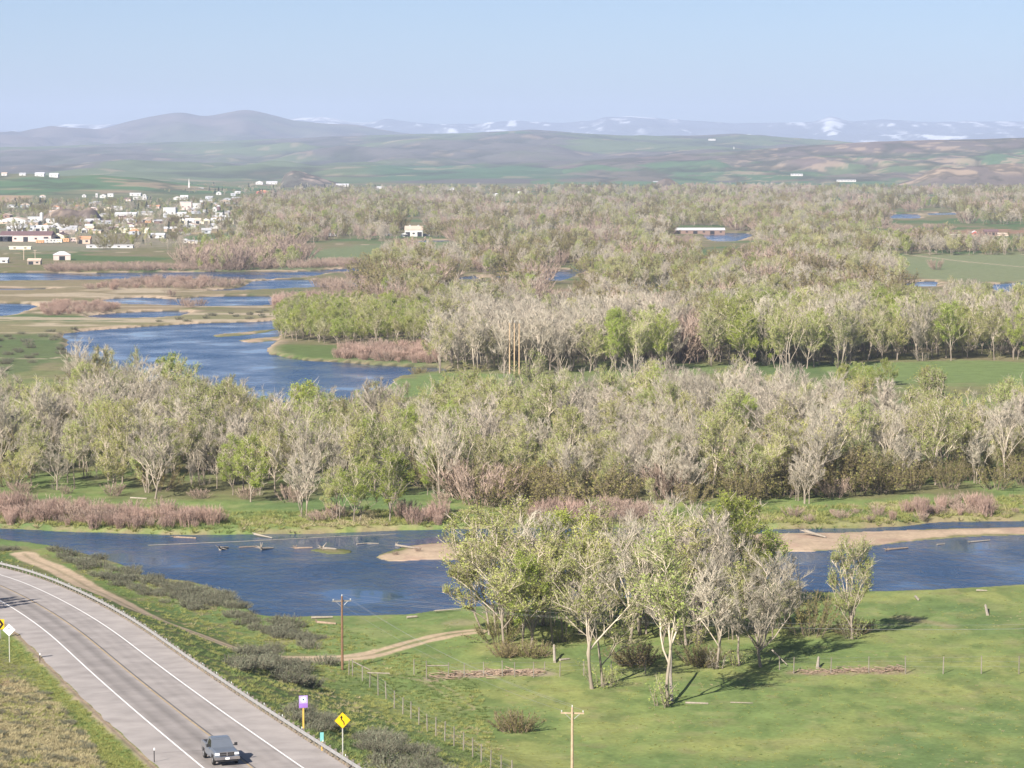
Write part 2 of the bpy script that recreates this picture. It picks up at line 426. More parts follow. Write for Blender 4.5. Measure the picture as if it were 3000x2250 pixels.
# wheel tracks
tr = stroke([(70,1622),(95,1640),(150,1662),(215,1695),(262,1722),(330,1752),(400,1788),(480,1820),(560,1850),(640,1882),(700,1905),(790,1924),(900,1930),(1000,1928),(1080,1920),(1160,1898),(1240,1876),(1320,1858),(1395,1849)], 3)
two = np.minimum(np.abs(tr - .95), np.abs(tr + .95)); mid = np.abs(tr)
tw = np.where(pxf < 1100, 1.0, .55)
C = mixc(C, (.44, .335, .235), sst(tw + .35, tw - .2, two + (n2 - .5) * .8) * .95)
C = mixc(C, (.22, .19, .11), sst(.45, .2, mid) * .6)
t2 = stroke([(1160,1978),(1240,1990),(1300,2020),(1370,2076)], 2)
C = mixc(C, (.30, .25, .15), sst(.35, .1, np.minimum(np.abs(t2 - .8), np.abs(t2 + .8)) + (n2 - .5) * .5) * .7)
t3 = stroke([(700,2000),(860,2060),(980,2110),(1100,2170),(1200,2240)], 2)
C = mixc(C, (.19, .19, .075), sst(1.6, .4, np.abs(t3) + (n1 - .5) * 2) * .6)
for pts, w in [([(2650,745),(2750,757),(2880,772),(3200,800)], 2.2), ([(2420,742),(2700,742),(3200,748)], 2.0), ([(985,715),(1200,720),(1500,730)], 2.0), ([(300,740),(560,735),(800,720)], 2), ([(-60,603),(180,598),(330,600)], 3), ([(-60,1050),(120,1052),(170,1048)], 1.5), ([(-100,752),(60,742),(300,738)], 2)]:
    q = stroke(pts, w, False); C = mixc(C, (.37, .31, .22), sst(w, w * .5, np.abs(q)) * .9)
# litter heap along the back fence
q = stroke([(1270,1986),(1400,1978),(1500,1973),(1590,1972)], 2); C = mixc(C, (.30, .245, .18), sst(2.4, .6, np.abs(q) + (n2 - .5) * 2) * .85)
q = stroke([(2330,1972),(2500,1968),(2640,1966)], 2); C = mixc(C, (.27, .22, .14), sst(2.4, .6, np.abs(q) + (n2 - .5) * 2.4) * .8)
q = stroke([(2650,1810),(2720,1822),(2780,1834)], 2); C = mixc(C, (.27, .23, .13), sst(2.2, .5, np.abs(q) + (n2 - .5) * 2) * .7)
C = mixc(C, (.30, .25, .16), pmask([(1290,1830),(1340,1822),(1400,1828),(1330,1838)]) * .6)
gm = ground_mat('meadow and soil', 1.6, .22, .17, bump=.15)
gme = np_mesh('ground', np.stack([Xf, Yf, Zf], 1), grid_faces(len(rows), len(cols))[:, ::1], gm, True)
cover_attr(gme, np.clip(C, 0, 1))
tag(link('ground', gme), kind='structure')

# ------------------------------------------------------------------ water
m, n, l, b = nodes('river water')
b.inputs['Base Color'].default_value = (.022, .058, .130, 1); b.inputs['Roughness'].default_value = .08; b.inputs['IOR'].default_value = 1.33
ge = n.new('ShaderNodeNewGeometry'); mp = n.new('ShaderNodeMapping'); mp.inputs['Scale'].default_value = (.42, .36, 1); mp.inputs['Rotation'].default_value = (0, 0, .25)
l.new(ge.outputs['Position'], mp.inputs['Vector'])
na = n.new('ShaderNodeTexNoise'); na.inputs['Scale'].default_value = .9; na.inputs['Detail'].default_value = 5; na.inputs['Roughness'].default_value = .6; na.inputs['Distortion'].default_value = .6
nb = n.new('ShaderNodeTexNoise'); nb.inputs['Scale'].default_value = .11; nb.inputs['Detail'].default_value = 3
l.new(mp.outputs[0], na.inputs['Vector']); l.new(mp.outputs[0], nb.inputs['Vector'])
pw = n.new('ShaderNodeMapRange'); pw.inputs[1].default_value = .35; pw.inputs[2].default_value = .68; pw.inputs[3].default_value = .02; pw.inputs[4].default_value = 1.0
l.new(nb.outputs['Fac'], pw.inputs[0])
bp = n.new('ShaderNodeBump'); bp.inputs['Distance'].default_value = 1.1; l.new(pw.outputs[0], bp.inputs['Strength']); l.new(na.outputs['Fac'], bp.inputs['Height'])
l.new(bp.outputs[0], b.inputs['Normal'])
rr = n.new('ShaderNodeMapRange'); rr.inputs[1].default_value = .35; rr.inputs[2].default_value = .65; rr.inputs[3].default_value = .04; rr.inputs[4].default_value = .30; l.new(nb.outputs['Fac'], rr.inputs[0]); l.new(rr.outputs[0], b.inputs['Roughness'])
wv = []; wr = np.array([330, 420, 520, 650, 900, 1300, 2000, 3000, 5200.]); wc = np.linspace(-.34, .34, 9)
wv = np.array([(u * y, y, WZ) for y in wr for u in wc])
tag(link('river', np_mesh('river', wv, grid_faces(len(wr), len(wc)), m)), kind='structure')

# ------------------------------------------------------------------ hills
def hill(name, crest, D0, D1, D2, seed, cols_, amp, gul, pw=1.0, noise_px=2.0, cover=None, nr=70, umin=-.31, umax=.31, nc=420, foot=-3.0, m='hill slopes'):
    u = np.linspace(umin, umax, nc); px = CX + u * FPX
    cp = np.array(crest, float); py = np.interp(px, cp[:, 0], cp[:, 1])
    k = np.hanning(9); k /= k.sum(); py = np.convolve(np.pad(py, 4, 'edge'), k, 'valid')
    py = py + (fbm(px / 90, px * 0 + seed, seed, 5) - .5) * noise_px
    zc = CAMZ + (HORIZ - py) / FPX * D1 * 1.0
    tb = np.linspace(0, 1, nr); R = []
    for j, t in enumerate(tb):
        R.append(D0 + (D1 - D0) * t ** 1.15)
    R += [D1 + (D2 - D1) * k for k in (.12, .35, .7, 1.0)]
    R = np.array(R); U, RR = np.meshgrid(u, R); X = U * RR; Y = RR
    t = np.clip((RR - D0) / (D1 - D0), 0, 1); back = np.clip((RR - D1) / (D2 - D1), 0, 1)
    g = t ** pw
    ns = fbm(X / gul, Y / (gul * 1.6), seed + 5, 5) - .5; rid = np.abs(fbm(X / (gul * .6), Y / (gul * 1.1), seed + 9, 4) - .5) * 2
    z = foot + (zc[None, :] - foot) * g + amp * (ns * 1.5 - (.35 - rid) * .6) * np.sin(np.pi * np.clip(t, 0, 1)) ** .8
    z = np.where(back > 0, zc[None, :] * (1 - back * 1.15), z)
    Cc = cover(X.ravel(), Y.ravel(), t.ravel(), np.repeat(px[None, :], len(R), 0).ravel(), z.ravel(), rid.ravel())
    if m not in MATS: ground_mat(m, .012, .0025, .12)
    me = np_mesh(name, np.stack([X.ravel(), Y.ravel(), z.ravel()], 1), grid_faces(len(R), nc), MATS[m], True)
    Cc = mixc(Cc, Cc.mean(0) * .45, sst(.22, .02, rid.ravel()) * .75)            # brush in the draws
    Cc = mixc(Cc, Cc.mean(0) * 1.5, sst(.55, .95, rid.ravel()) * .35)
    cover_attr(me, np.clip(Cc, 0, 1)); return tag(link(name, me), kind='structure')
SAGE, GRN, TAN, BRN = (.125, .115, .105), (.095, .15, .065), (.36, .27, .19), (.14, .115, .10)
def cov_far(X, Y, t, px, z, rid):
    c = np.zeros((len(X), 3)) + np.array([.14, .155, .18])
    sn = .35 * fbm(X / 900, Y / 2000, 5, 3) + .65 * fbm(X / 120, Y / 420, 6, 4); c = mixc(c, (.74, .76, .80), sst(.57, .66, sn + .07 * sst(.80, .96, t) + .24 * np.exp(-((px - 2430) / 42) ** 2) * sst(.45, .65, t) + .08 * np.exp(-((px - 950) / 110) ** 2) + .10 * np.exp(-((px - 220) / 100) ** 2) + .03 * np.exp(-((px - 1500) / 90) ** 2)))
    return c
def cov_big(X, Y, t, px, z, rid):
    c = np.zeros((len(X), 3)) + np.array([.135, .115, .105]); c = mixc(c, (.10, .11, .07), sst(.45, .6, fbm(X / 700, Y / 1500, 8, 4)) * .8); return mixc(c, (.20, .15, .13), sst(.55, .7, fbm(X / 200, Y / 900, 12, 4)) * sst(.5, 1, t) * .7)
def cov_mid(X, Y, t, px, z, rid):
    c = np.zeros((len(X), 3)) + np.array(SAGE); c = mixc(c, (.115, .15, .07), sst(.42, .55, fbm(X / 500, Y / 1100, 18, 4)) * .9)
    c = mixc(c, (.075, .14, .07), sst(.56, .62, fbm(X / 700, Y / 1800, 28, 3)) * sst(1000, 1150, px) * sst(1900, 1500, px) * .9)
    return mixc(c, TAN, sst(.66, .72, fbm(X / 130, Y / 160, 38, 4)) * .45)
def cov_right(X, Y, t, px, z, rid):
    c = np.zeros((len(X), 3)) + np.array(BRN)
    c = mixc(c, (.085, .145, .07), sst(.40, .50, fbm(X / 500, Y / 700, 19, 3) + .14 * sst(2350, 2150, px) + .1 * sst(.25, .1, t)) * sst(.85, .7, t) * .95)
    c = mixc(c, (.14, .165, .085), sst(.54, .62, fbm(X / 300, Y / 500, 25, 3)) * .6)
    c = mixc(c, (.16, .125, .11), sst(.5, .6, fbm(X / 150, Y / 260, 29, 4)) * .8)
    cut = sst(.61, .68, fbm(X / 45, Y / 60, 39, 4) + .12 * np.exp(-((t - .62) / .16) ** 2) * (px > 2250) - .12 * (px < 2050)) * sst(1980, 2200, px)
    c = mixc(c, TAN, cut * .7)
    return mixc(c, (.09, .145, .075), sst(.20, .10, t + .05 * (fbm(X / 200, Y / 200, 44, 3) - .5)) * .9)
def cov_left(X, Y, t, px, z, rid):
    c = np.zeros((len(X), 3)) + np.array([.085, .15, .06]); c = mixc(c, (.17, .16, .085), sst(.45, .62, fbm(X / 120, Y / 160, 23, 4)) * .85); return mixc(c, (.30, .22, .14), sst(.63, .70, fbm(X / 130, Y / 90, 27, 3)) * .7)
def cov_rock(X, Y, t, px, z, rid):
    c = np.zeros((len(X), 3)) + np.array([.12, .115, .09]); return mixc(c, (.33, .26, .21), sst(.46, .56, fbm(X / 18, Y / 30, 23, 4)) * sst(.25, .6, t))
def cov_tan(X, Y, t, px, z, rid):
    c = np.zeros((len(X), 3)) + np.array([.155, .125, .105]); c = mixc(c, TAN, sst(.45, .55, fbm(X / 45, Y / 200, 33, 4)) * sst(.35, .7, t) * .9); return mixc(c, (.11, .14, .07), sst(.5, .62, fbm(X / 200, Y / 150, 34, 3)) * .7)
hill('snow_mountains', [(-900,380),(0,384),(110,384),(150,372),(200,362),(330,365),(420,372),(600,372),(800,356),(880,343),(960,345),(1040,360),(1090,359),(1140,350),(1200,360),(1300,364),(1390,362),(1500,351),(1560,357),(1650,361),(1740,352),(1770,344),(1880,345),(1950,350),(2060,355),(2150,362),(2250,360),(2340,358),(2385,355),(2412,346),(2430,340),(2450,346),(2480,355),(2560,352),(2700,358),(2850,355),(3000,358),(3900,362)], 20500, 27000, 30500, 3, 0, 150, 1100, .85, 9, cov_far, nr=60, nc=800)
hill('far_hill', [(-900,404),(0,391),(100,388),(200,385),(310,378),(370,360),(430,345),(500,333),(540,330),(570,336),(600,343),(640,337),(690,327),(725,323),(760,328),(810,340),(870,355),(950,362),(1050,366),(1120,380),(1200,391),(1300,400),(1600,430),(2000,447),(3900,449)], 12500, 19000, 22500, 7, 0, 190, 850, .95, 3, cov_big, nr=60, nc=460)
hill('rolling_hills', [(-900,430),(0,432),(400,420),(700,412),(900,404),(1100,396),(1300,392),(1500,385),(1560,380),(1700,391),(1900,400),(2050,397),(2150,392),(2250,400),(2400,411),(2500,419),(2600,426),(3900,430)], 5600, 12800, 15200, 11, 0, 75, 620, 1.15, 3, cov_mid, nr=110, nc=520)
hill('badland_hills', [(-900,560),(900,552),(1350,528),(1500,503),(1600,490),(1730,470),(1900,458),(2200,440),(2400,424),(2600,414),(2800,409),(3000,404),(3900,396)], 5300, 7600, 9200, 15, 0, 32, 260, 1.25, 4, cov_right, nr=80, nc=480, umin=-.09)
hill('green_hill', [(-900,500),(-100,506),(100,509),(170,516),(300,512),(420,522),(520,535),(640,546),(900,560)], 4000, 4700, 5300, 19, 0, 4, 160, 1.0, 2, cov_left, nr=40, nc=220, umax=-.08)
hill('rock_outcrop', [(760,560),(820,545),(835,512),(855,499),(880,500),(920,512),(970,530),(1040,545),(1080,560)], 5000, 5250, 5500, 23, 0, 5, 60, .9, 3, cov_rock, nr=36, nc=160, umin=-.102, umax=-.055)
hill('tan_bluff', [(2600,545),(2680,522),(2720,498),(2760,487),(2800,494),(2850,486),(2920,480),(3000,478),(3300,474),(3900,480)], 5150, 5500, 5900, 27, 0, 5, 90, .9, 3, cov_tan, nr=36, nc=240, umin=.145)
hill('spoil_mound', [(1900,548),(1925,532),(1945,522),(1965,524),(1990,540),(2010,548)], 4700, 4780, 4860, 29, 0, 1, 60, .9, 1, cov_tan, nr=14, nc=60, umin=.05, umax=.07)
hill('dirt_mound', [(120,640),(145,622),(180,610),(215,612),(235,620),(250,612),(265,605),(285,616),(300,640)], 2480, 2530, 2580, 31, 0, .6, 30, .9, 1, cov_tan, nr=14, nc=70, umin=-.186, umax=-.158)
# every hill's far foot is below the plain, so nothing shows under them

# ------------------------------------------------------------------ haze
m = bpy.data.materials.new('haze'); m.use_nodes = True; nt = m.node_tree
for q in list(nt.nodes):
    if q.type != 'OUTPUT_MATERIAL': nt.nodes.remove(q)
pv = nt.nodes.new('ShaderNodeVolumePrincipled'); pv.inputs['Color'].default_value = (.58, .69, .95, 1); pv.inputs['Density'].default_value = 6.0e-5; pv.inputs['Anisotropy'].default_value = 0.0
nt.links.new(pv.outputs[0], [q for q in nt.nodes if q.type == 'OUTPUT_MATERIAL'][0].inputs['Volume'])
hz = MB().box(-12500, 12500, -600, 31000, -760, 640).build('haze', m); tag(hz, 'pale blue haze over the valley', kind='stuff')

# ------------------------------------------------------------------ road
def arc_pts(off, lift=0.0, i0=0, i1=None):
    P = RC[i0:i1]; T = np.gradient(P, axis=0); T /= np.linalg.norm(T, axis=1)[:, None]
    N = np.stack([-T[:, 1], T[:, 0]], 1)                      # the line runs towards the camera: this points to the river side
    Q = P + N * off
    return np.stack([Q[:, 0], Q[:, 1], road_z(P[:, 1]) + lift], 1)
def strip(name, o0, o1, lift, m, parent=None, i0=0, i1=None, wear=None):
    A, B = arc_pts(o0, lift, i0, i1), arc_pts(o1, lift, i0, i1); n = len(A)
    V = np.empty((2 * n, 3)); V[0::2] = A; V[1::2] = B
    i = np.arange(n - 1) * 2; Fa = np.stack([i, i + 2, i + 3, i + 1], 1)
    return link(name, np_mesh(name, V, Fa, m), parent)
# asphalt: offset across the road is stored so the wheel paths can be worn darker
m, n, l, b = nodes('asphalt'); b.inputs['Roughness'].default_value = .9; b.inputs['Specular IOR Level'].default_value = .2
at = n.new('ShaderNodeAttribute'); at.attribute_name = 'across'
ge = n.new('ShaderNodeNewGeometry'); ns = n.new('ShaderNodeTexNoise'); ns.inputs['Scale'].default_value = .35; ns.inputs['Detail'].default_value = 6; l.new(ge.outputs['Position'], ns.inputs['Vector'])
nf = n.new('ShaderNodeTexNoise'); nf.inputs['Scale'].default_value = 9; nf.inputs['Detail'].default_value = 4; l.new(ge.outputs['Position'], nf.inputs['Vector'])
cr = n.new('ShaderNodeValToRGB'); mr = n.new('ShaderNodeMapRange'); mr.inputs[1].default_value = -8; mr.inputs[2].default_value = 8
l.new(at.outputs['Fac'], mr.inputs[0])
els = [(-8, .30), (-7.2, .275), (-4.1, .262), (-3.75, .25), (-2.9, .18), (-2.3, .215), (-1.8, .225), (-1.2, .165), (-.7, .19), (-.25, .25), (.1, .15), (.25, .24), (.9, .25), (1.4, .225), (2.0, .25), (2.7, .225), (3.2, .255), (3.5, .205), (3.9, .265), (6.2, .265), (7.0, .285), (8, .32)]
while len(cr.color_ramp.elements) < len(els): cr.color_ramp.elements.new(.5)
for e, (x, v) in zip(cr.color_ramp.elements, els): e.position = (x + 8) / 16
for e, (x, v) in zip(sorted(cr.color_ramp.elements, key=lambda e: e.position), els): e.color = (v * 1.34, v * 1.34 * .905, v * 1.34 * .845, 1)
l.new(mr.outputs[0], cr.inputs[0])
m1 = n.new('ShaderNodeMapRange'); m1.inputs[1].default_value = .3; m1.inputs[2].default_value = .7; m1.inputs[3].default_value = .84; m1.inputs[4].default_value = 1.14; l.new(ns.outputs['Fac'], m1.inputs[0])
m2 = n.new('ShaderNodeMapRange'); m2.inputs[1].default_value = .3; m2.inputs[2].default_value = .7; m2.inputs[3].default_value = .93; m2.inputs[4].default_value = 1.07; l.new(nf.outputs['Fac'], m2.inputs[0])
mu = n.new('ShaderNodeMath'); mu.operation = 'MULTIPLY'; l.new(m1.outputs[0], mu.inputs[0]); l.new(m2.outputs[0], mu.inputs[1])
vm = n.new('ShaderNodeVectorMath'); vm.operation = 'SCALE'; l.new(cr.outputs[0], vm.inputs[0]); l.new(mu.outputs[0], vm.inputs['Scale']); l.new(vm.outputs[0], b.inputs['Base Color'])
offs = np.array([-7.0, -6, -5, -4, -3, -2, -1, 0, 1, 2, 3, 4, 5, 6, 7.0])
A = np.stack([arc_pts(o) for o in offs], 1); nn = len(A)
jit = (fbm(np.arange(nn) * .9, np.zeros(nn), 5, 3) - .5) * .5
A[:, 0, :2] += (A[:, 0, :2] - A[:, 1, :2]) * jit[:, None]
rme = np_mesh('road', A.reshape(-1, 3), grid_faces(nn, len(offs)), m)
ac = rme.attributes.new('across', 'FLOAT', 'POINT'); ac.data.foreach_set('value', np.tile(offs, nn).astype(np.float32))
road = tag(link('road', rme), kind='structure')
white = mat('white road paint', (.82, .80, .77), .7, var=.08, scale=2); yel = mat('worn yellow paint', (.46, .335, .17), .8, var=.3, scale=1.5)
strip('edge_line', -3.74, -3.58, .005, white, road); strip('edge_line', 3.58, 3.74, .005, white, road)
strip('centre_line', -.13, -.01, .005, yel, road)
seam = mat('tar seam', (.07, .065, .065), .8)
strip('tar_seam', .12, .19, .005, seam, road)
_cr = random.Random(8)
for _k in range(16):                                     # sealed cracks running across
    _i = _cr.randrange(30, len(RC) - 6); _a, _b = sorted((_cr.uniform(-6.5, 6.5), _cr.uniform(-6.5, 6.5))); _n = max(3, int((_b - _a) / .8))
    _V = []
    for _j in range(_n + 1):
        _p = arc_pts(_a + (_b - _a) * _j / _n, .006)[_i]; _q = arc_pts(_a + (_b - _a) * _j / _n, .006)[_i + 1]; _d = (_q - _p) / np.linalg.norm(_q - _p); _o = _cr.gauss(0, .12)
        _V += [tuple(_p + _d * (_o - .035)), tuple(_p + _d * (_o + .035))]
    link('tar_seam', mesh('tar_seam', _V, [(2 * _j, 2 * _j + 2, 2 * _j + 3, 2 * _j + 1) for _j in range(_n)], seam), road)

# ================================================================== plants
def twig_mat(name, col, rnd=.18, transl=0.0, hue=.0, var=.18):
    m, n, l, b = nodes(name); b.inputs['Roughness'].default_value = .85; b.inputs['Specular IOR Level'].default_value = .15
    oi = n.new('ShaderNodeObjectInfo'); ge = n.new('ShaderNodeNewGeometry')
    r1 = n.new('ShaderNodeMapRange'); r1.inputs[3].default_value = 1 - rnd; r1.inputs[4].default_value = 1 + rnd; l.new(oi.outputs['Random'], r1.inputs[0])
    r2 = n.new('ShaderNodeMapRange'); r2.inputs[3].default_value = 1 - var; r2.inputs[4].default_value = 1 + var; l.new(ge.outputs['Random Per Island'], r2.inputs[0])
    mu = n.new('ShaderNodeMath'); mu.operation = 'MULTIPLY'; l.new(r1.outputs[0], mu.inputs[0]); l.new(r2.outputs[0], mu.inputs[1])
    hs = n.new('ShaderNodeHueSaturation'); hs.inputs['Color'].default_value = (*col, 1); l.new(mu.outputs[0], hs.inputs['Value'])
    if hue:
        wn_ = n.new('ShaderNodeMath'); wn_.operation = 'MULTIPLY'; wn_.inputs[1].default_value = 7.13; l.new(oi.outputs['Random'], wn_.inputs[0])
        fr = n.new('ShaderNodeMath'); fr.operation = 'FRACT'; l.new(wn_.outputs[0], fr.inputs[0])
        r3 = n.new('ShaderNodeMapRange'); r3.inputs[3].default_value = .5 - hue; r3.inputs[4].default_value = .5 + hue; l.new(fr.outputs[0], r3.inputs[0]); l.new(r3.outputs[0], hs.inputs['Hue'])
    l.new(hs.outputs[0], b.inputs['Base Color'])
    if transl:
        tr = n.new('ShaderNodeBsdfTranslucent'); mx = n.new('ShaderNodeMixShader'); mx.inputs[0].default_value = transl
        l.new(hs.outputs[0], tr.inputs['Color']); l.new(b.outputs[0], mx.inputs[1]); l.new(tr.outputs[0], mx.inputs[2])
        l.new(mx.outputs[0], n['Material Output'].inputs['Surface'])
    return m
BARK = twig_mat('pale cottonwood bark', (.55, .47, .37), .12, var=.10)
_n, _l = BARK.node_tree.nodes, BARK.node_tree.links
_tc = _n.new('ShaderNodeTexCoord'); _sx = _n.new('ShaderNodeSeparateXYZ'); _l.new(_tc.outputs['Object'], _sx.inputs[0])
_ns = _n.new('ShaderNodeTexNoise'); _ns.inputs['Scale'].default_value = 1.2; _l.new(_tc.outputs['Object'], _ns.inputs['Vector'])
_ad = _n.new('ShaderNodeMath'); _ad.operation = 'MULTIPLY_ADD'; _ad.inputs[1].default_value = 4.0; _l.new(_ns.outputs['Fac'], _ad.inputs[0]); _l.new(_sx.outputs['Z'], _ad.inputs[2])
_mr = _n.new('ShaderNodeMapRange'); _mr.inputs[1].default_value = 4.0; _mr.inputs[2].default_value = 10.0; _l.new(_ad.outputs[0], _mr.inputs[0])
_mx = _n.new('ShaderNodeMix'); _mx.data_type = 'RGBA'; _mx.inputs[6].default_value = (.27, .225, .18, 1); _mx.inputs[7].default_value = (.56, .48, .38, 1); _l.new(_mr.outputs[0], _mx.inputs[0])  # lower trunk darker: old grey-brown bark, plus crown shade put into the colour
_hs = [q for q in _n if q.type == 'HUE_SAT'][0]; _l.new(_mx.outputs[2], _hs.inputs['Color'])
BARK_D = twig_mat('brown bark', (.23, .18, .14), .15, var=.1)
TW = {
 'bare': twig_mat('bare grey-tan twigs', (.41, .37, .295), .26, .12, .012),
 'bud': twig_mat('budding twigs', (.38, .35, .205), .24, .12, .014),
 'green': twig_mat('green-barked twigs', (.36, .36, .15), .12, .3),
 'olive': twig_mat('olive willow twigs', (.25, .205, .125), .22, .2),
 'red': twig_mat('red willow stems', (.44, .315, .255), .2, .2),
 'rust': twig_mat('brown brush stems', (.40, .305, .245), .18, .2),
 'sage': twig_mat('sagebrush twigs', (.185, .175, .125), .22, .12),
}
LF = {
 'bud': twig_mat('pale bud leaves', (.34, .375, .11), .24, .3, .02),
 'green': twig_mat('fresh yellow-green leaves', (.33, .39, .075), .2, .4, .015),
 'olive': twig_mat('olive willow leaves', (.25, .225, .085), .2, .35, .02),
 'dark': twig_mat('dark evergreen needles', (.035, .055, .03), .15, .1),
 'sage': twig_mat('grey sage leaves', (.175, .19, .125), .2, .12),
}
class Plant:
    def __init__(s, seed):
        s.r = random.Random(seed); s.nr = np.random.default_rng(seed); s.tv = []; s.tf = []; s.A = []; s.B = []; s.W = []; s.leaf = []
    def tube(s, pts, rad, n):
        o = len(s.tv)
        for i, p in enumerate(pts):
            d = (pts[min(i + 1, len(pts) - 1)] - pts[max(i - 1, 0)]).normalized()
            a = d.cross(Vector((.31, .95, .02))).normalized(); b = d.cross(a)
            for k in range(n):
                q = 2 * math.pi * k / n; v = p + rad[i] * (math.cos(q) * a + math.sin(q) * b); s.tv.append((v.x, v.y, v.z))
        for i in range(len(pts) - 1):
            for k in range(n):
                s.tf.append((o + i * n + k, o + i * n + (k + 1) % n, o + (i + 1) * n + (k + 1) % n)); s.tf.append((o + i * n + k, o + (i + 1) * n + (k + 1) % n, o + (i + 1) * n + k))
    def path(s, p, d, L, nseg, wob, up):
        pts = [p.copy()]; d = d.normalized(); r = s.r
        for i in range(nseg):
            d = (d + Vector((r.gauss(0, wob), r.gauss(0, wob), r.gauss(0, wob * .7) + up))).normalized()
            p = p + d * (L / nseg); pts.append(p.copy())
        return pts, d
    def twigs(s, pts, n, L, w, spread, up=.25):
        r = s.nr; P = np.array([tuple(p) for p in pts]); i = r.integers(0, len(P) - 1, n); t = r.random((n, 1))
        a = P[i] * (1 - t) + P[i + 1] * t; d = (P[i + 1] - P[i]); d /= np.linalg.norm(d, axis=1)[:, None] + 1e-9
        v = d + r.normal(0, spread, (n, 3)) + np.array([0, 0, up]); v /= np.linalg.norm(v, axis=1)[:, None]
        Ls = L * r.uniform(.55, 1.25, (n, 1)); s.A.append(a); s.B.append(a + v * Ls); s.W.append(np.full(n, w))
    def clip(s, c, a, b):
        A = np.concatenate(s.A); B = np.concatenate(s.B); W = np.concatenate(s.W)
        e = ((B[:, 0] - c.x) / a) ** 2 + ((B[:, 1] - c.y) / a) ** 2 + ((B[:, 2] - c.z) / b) ** 2
        k = (e < 1) | (B[:, 2] < c.z - .6 * b); s.A, s.B, s.W = [A[k]], [B[k]], [W[k]]
    def leaves(s, n, size, jit, low=0.0):
        """leaves sit on twig ends"""
        r = s.nr; A = np.concatenate(s.A); B = np.concatenate(s.B); i = r.integers(0, len(A), n); t = r.uniform(.35, 1.1, (n, 1))
        c = A[i] * (1 - t) + B[i] * t + r.normal(0, jit, (n, 3)); s.leaf.append((c, size * r.uniform(.6, 1.3, n)))
    def trunk_mesh(s, name, m):
        return np_mesh(name, s.tv, s.tf, m, True) if s.tv else None
    def crown_arrays(s):
        A = np.concatenate(s.A); B = np.concatenate(s.B); w = np.concatenate(s.W)[:, None]; n = len(A); r = s.nr
        d = B - A; q = r.normal(0, 1, (n, 3)); q = np.cross(d, q); q /= np.linalg.norm(q, axis=1)[:, None] + 1e-9
        V = np.concatenate([A - q * w / 2, A + q * w / 2, B]); i = np.arange(n); Fa = np.stack([i, i + n, i + 2 * n], 1)
        mi = np.zeros(n, int)
        for c, sz in s.leaf:
            m = len(c); a = r.normal(0, 1, (m, 3)); a /= np.linalg.norm(a, axis=1)[:, None]; b = np.cross(a, r.normal(0, 1, (m, 3))); b /= np.linalg.norm(b, axis=1)[:, None]
            o = len(V); sz = sz[:, None]; V = np.concatenate([V, c + a * sz * .6, c - a * sz * .4 + b * sz * .5, c - a * sz * .4 - b * sz * .5])
            j = np.arange(m) + o; Fa = np.concatenate([Fa, np.stack([j, j + m, j + 2 * m], 1)]); mi = np.concatenate([mi, np.ones(m, int)])
        return V, Fa, mi
    def crown_mesh(s, name, mats):
        V, Fa, mi = s.crown_arrays(); return np_mesh(name, V, Fa, mats, False, mi)
    def joined(s, name, bark, mats):
        V, Fa, mi = s.crown_arrays(); T = np.array(s.tv); 
        return np_mesh(name, np.concatenate([T, V]), np.concatenate([np.array(s.tf), Fa + len(T)]), [bark] + mats, False, np.concatenate([np.zeros(len(s.tf), int), mi + 1]))

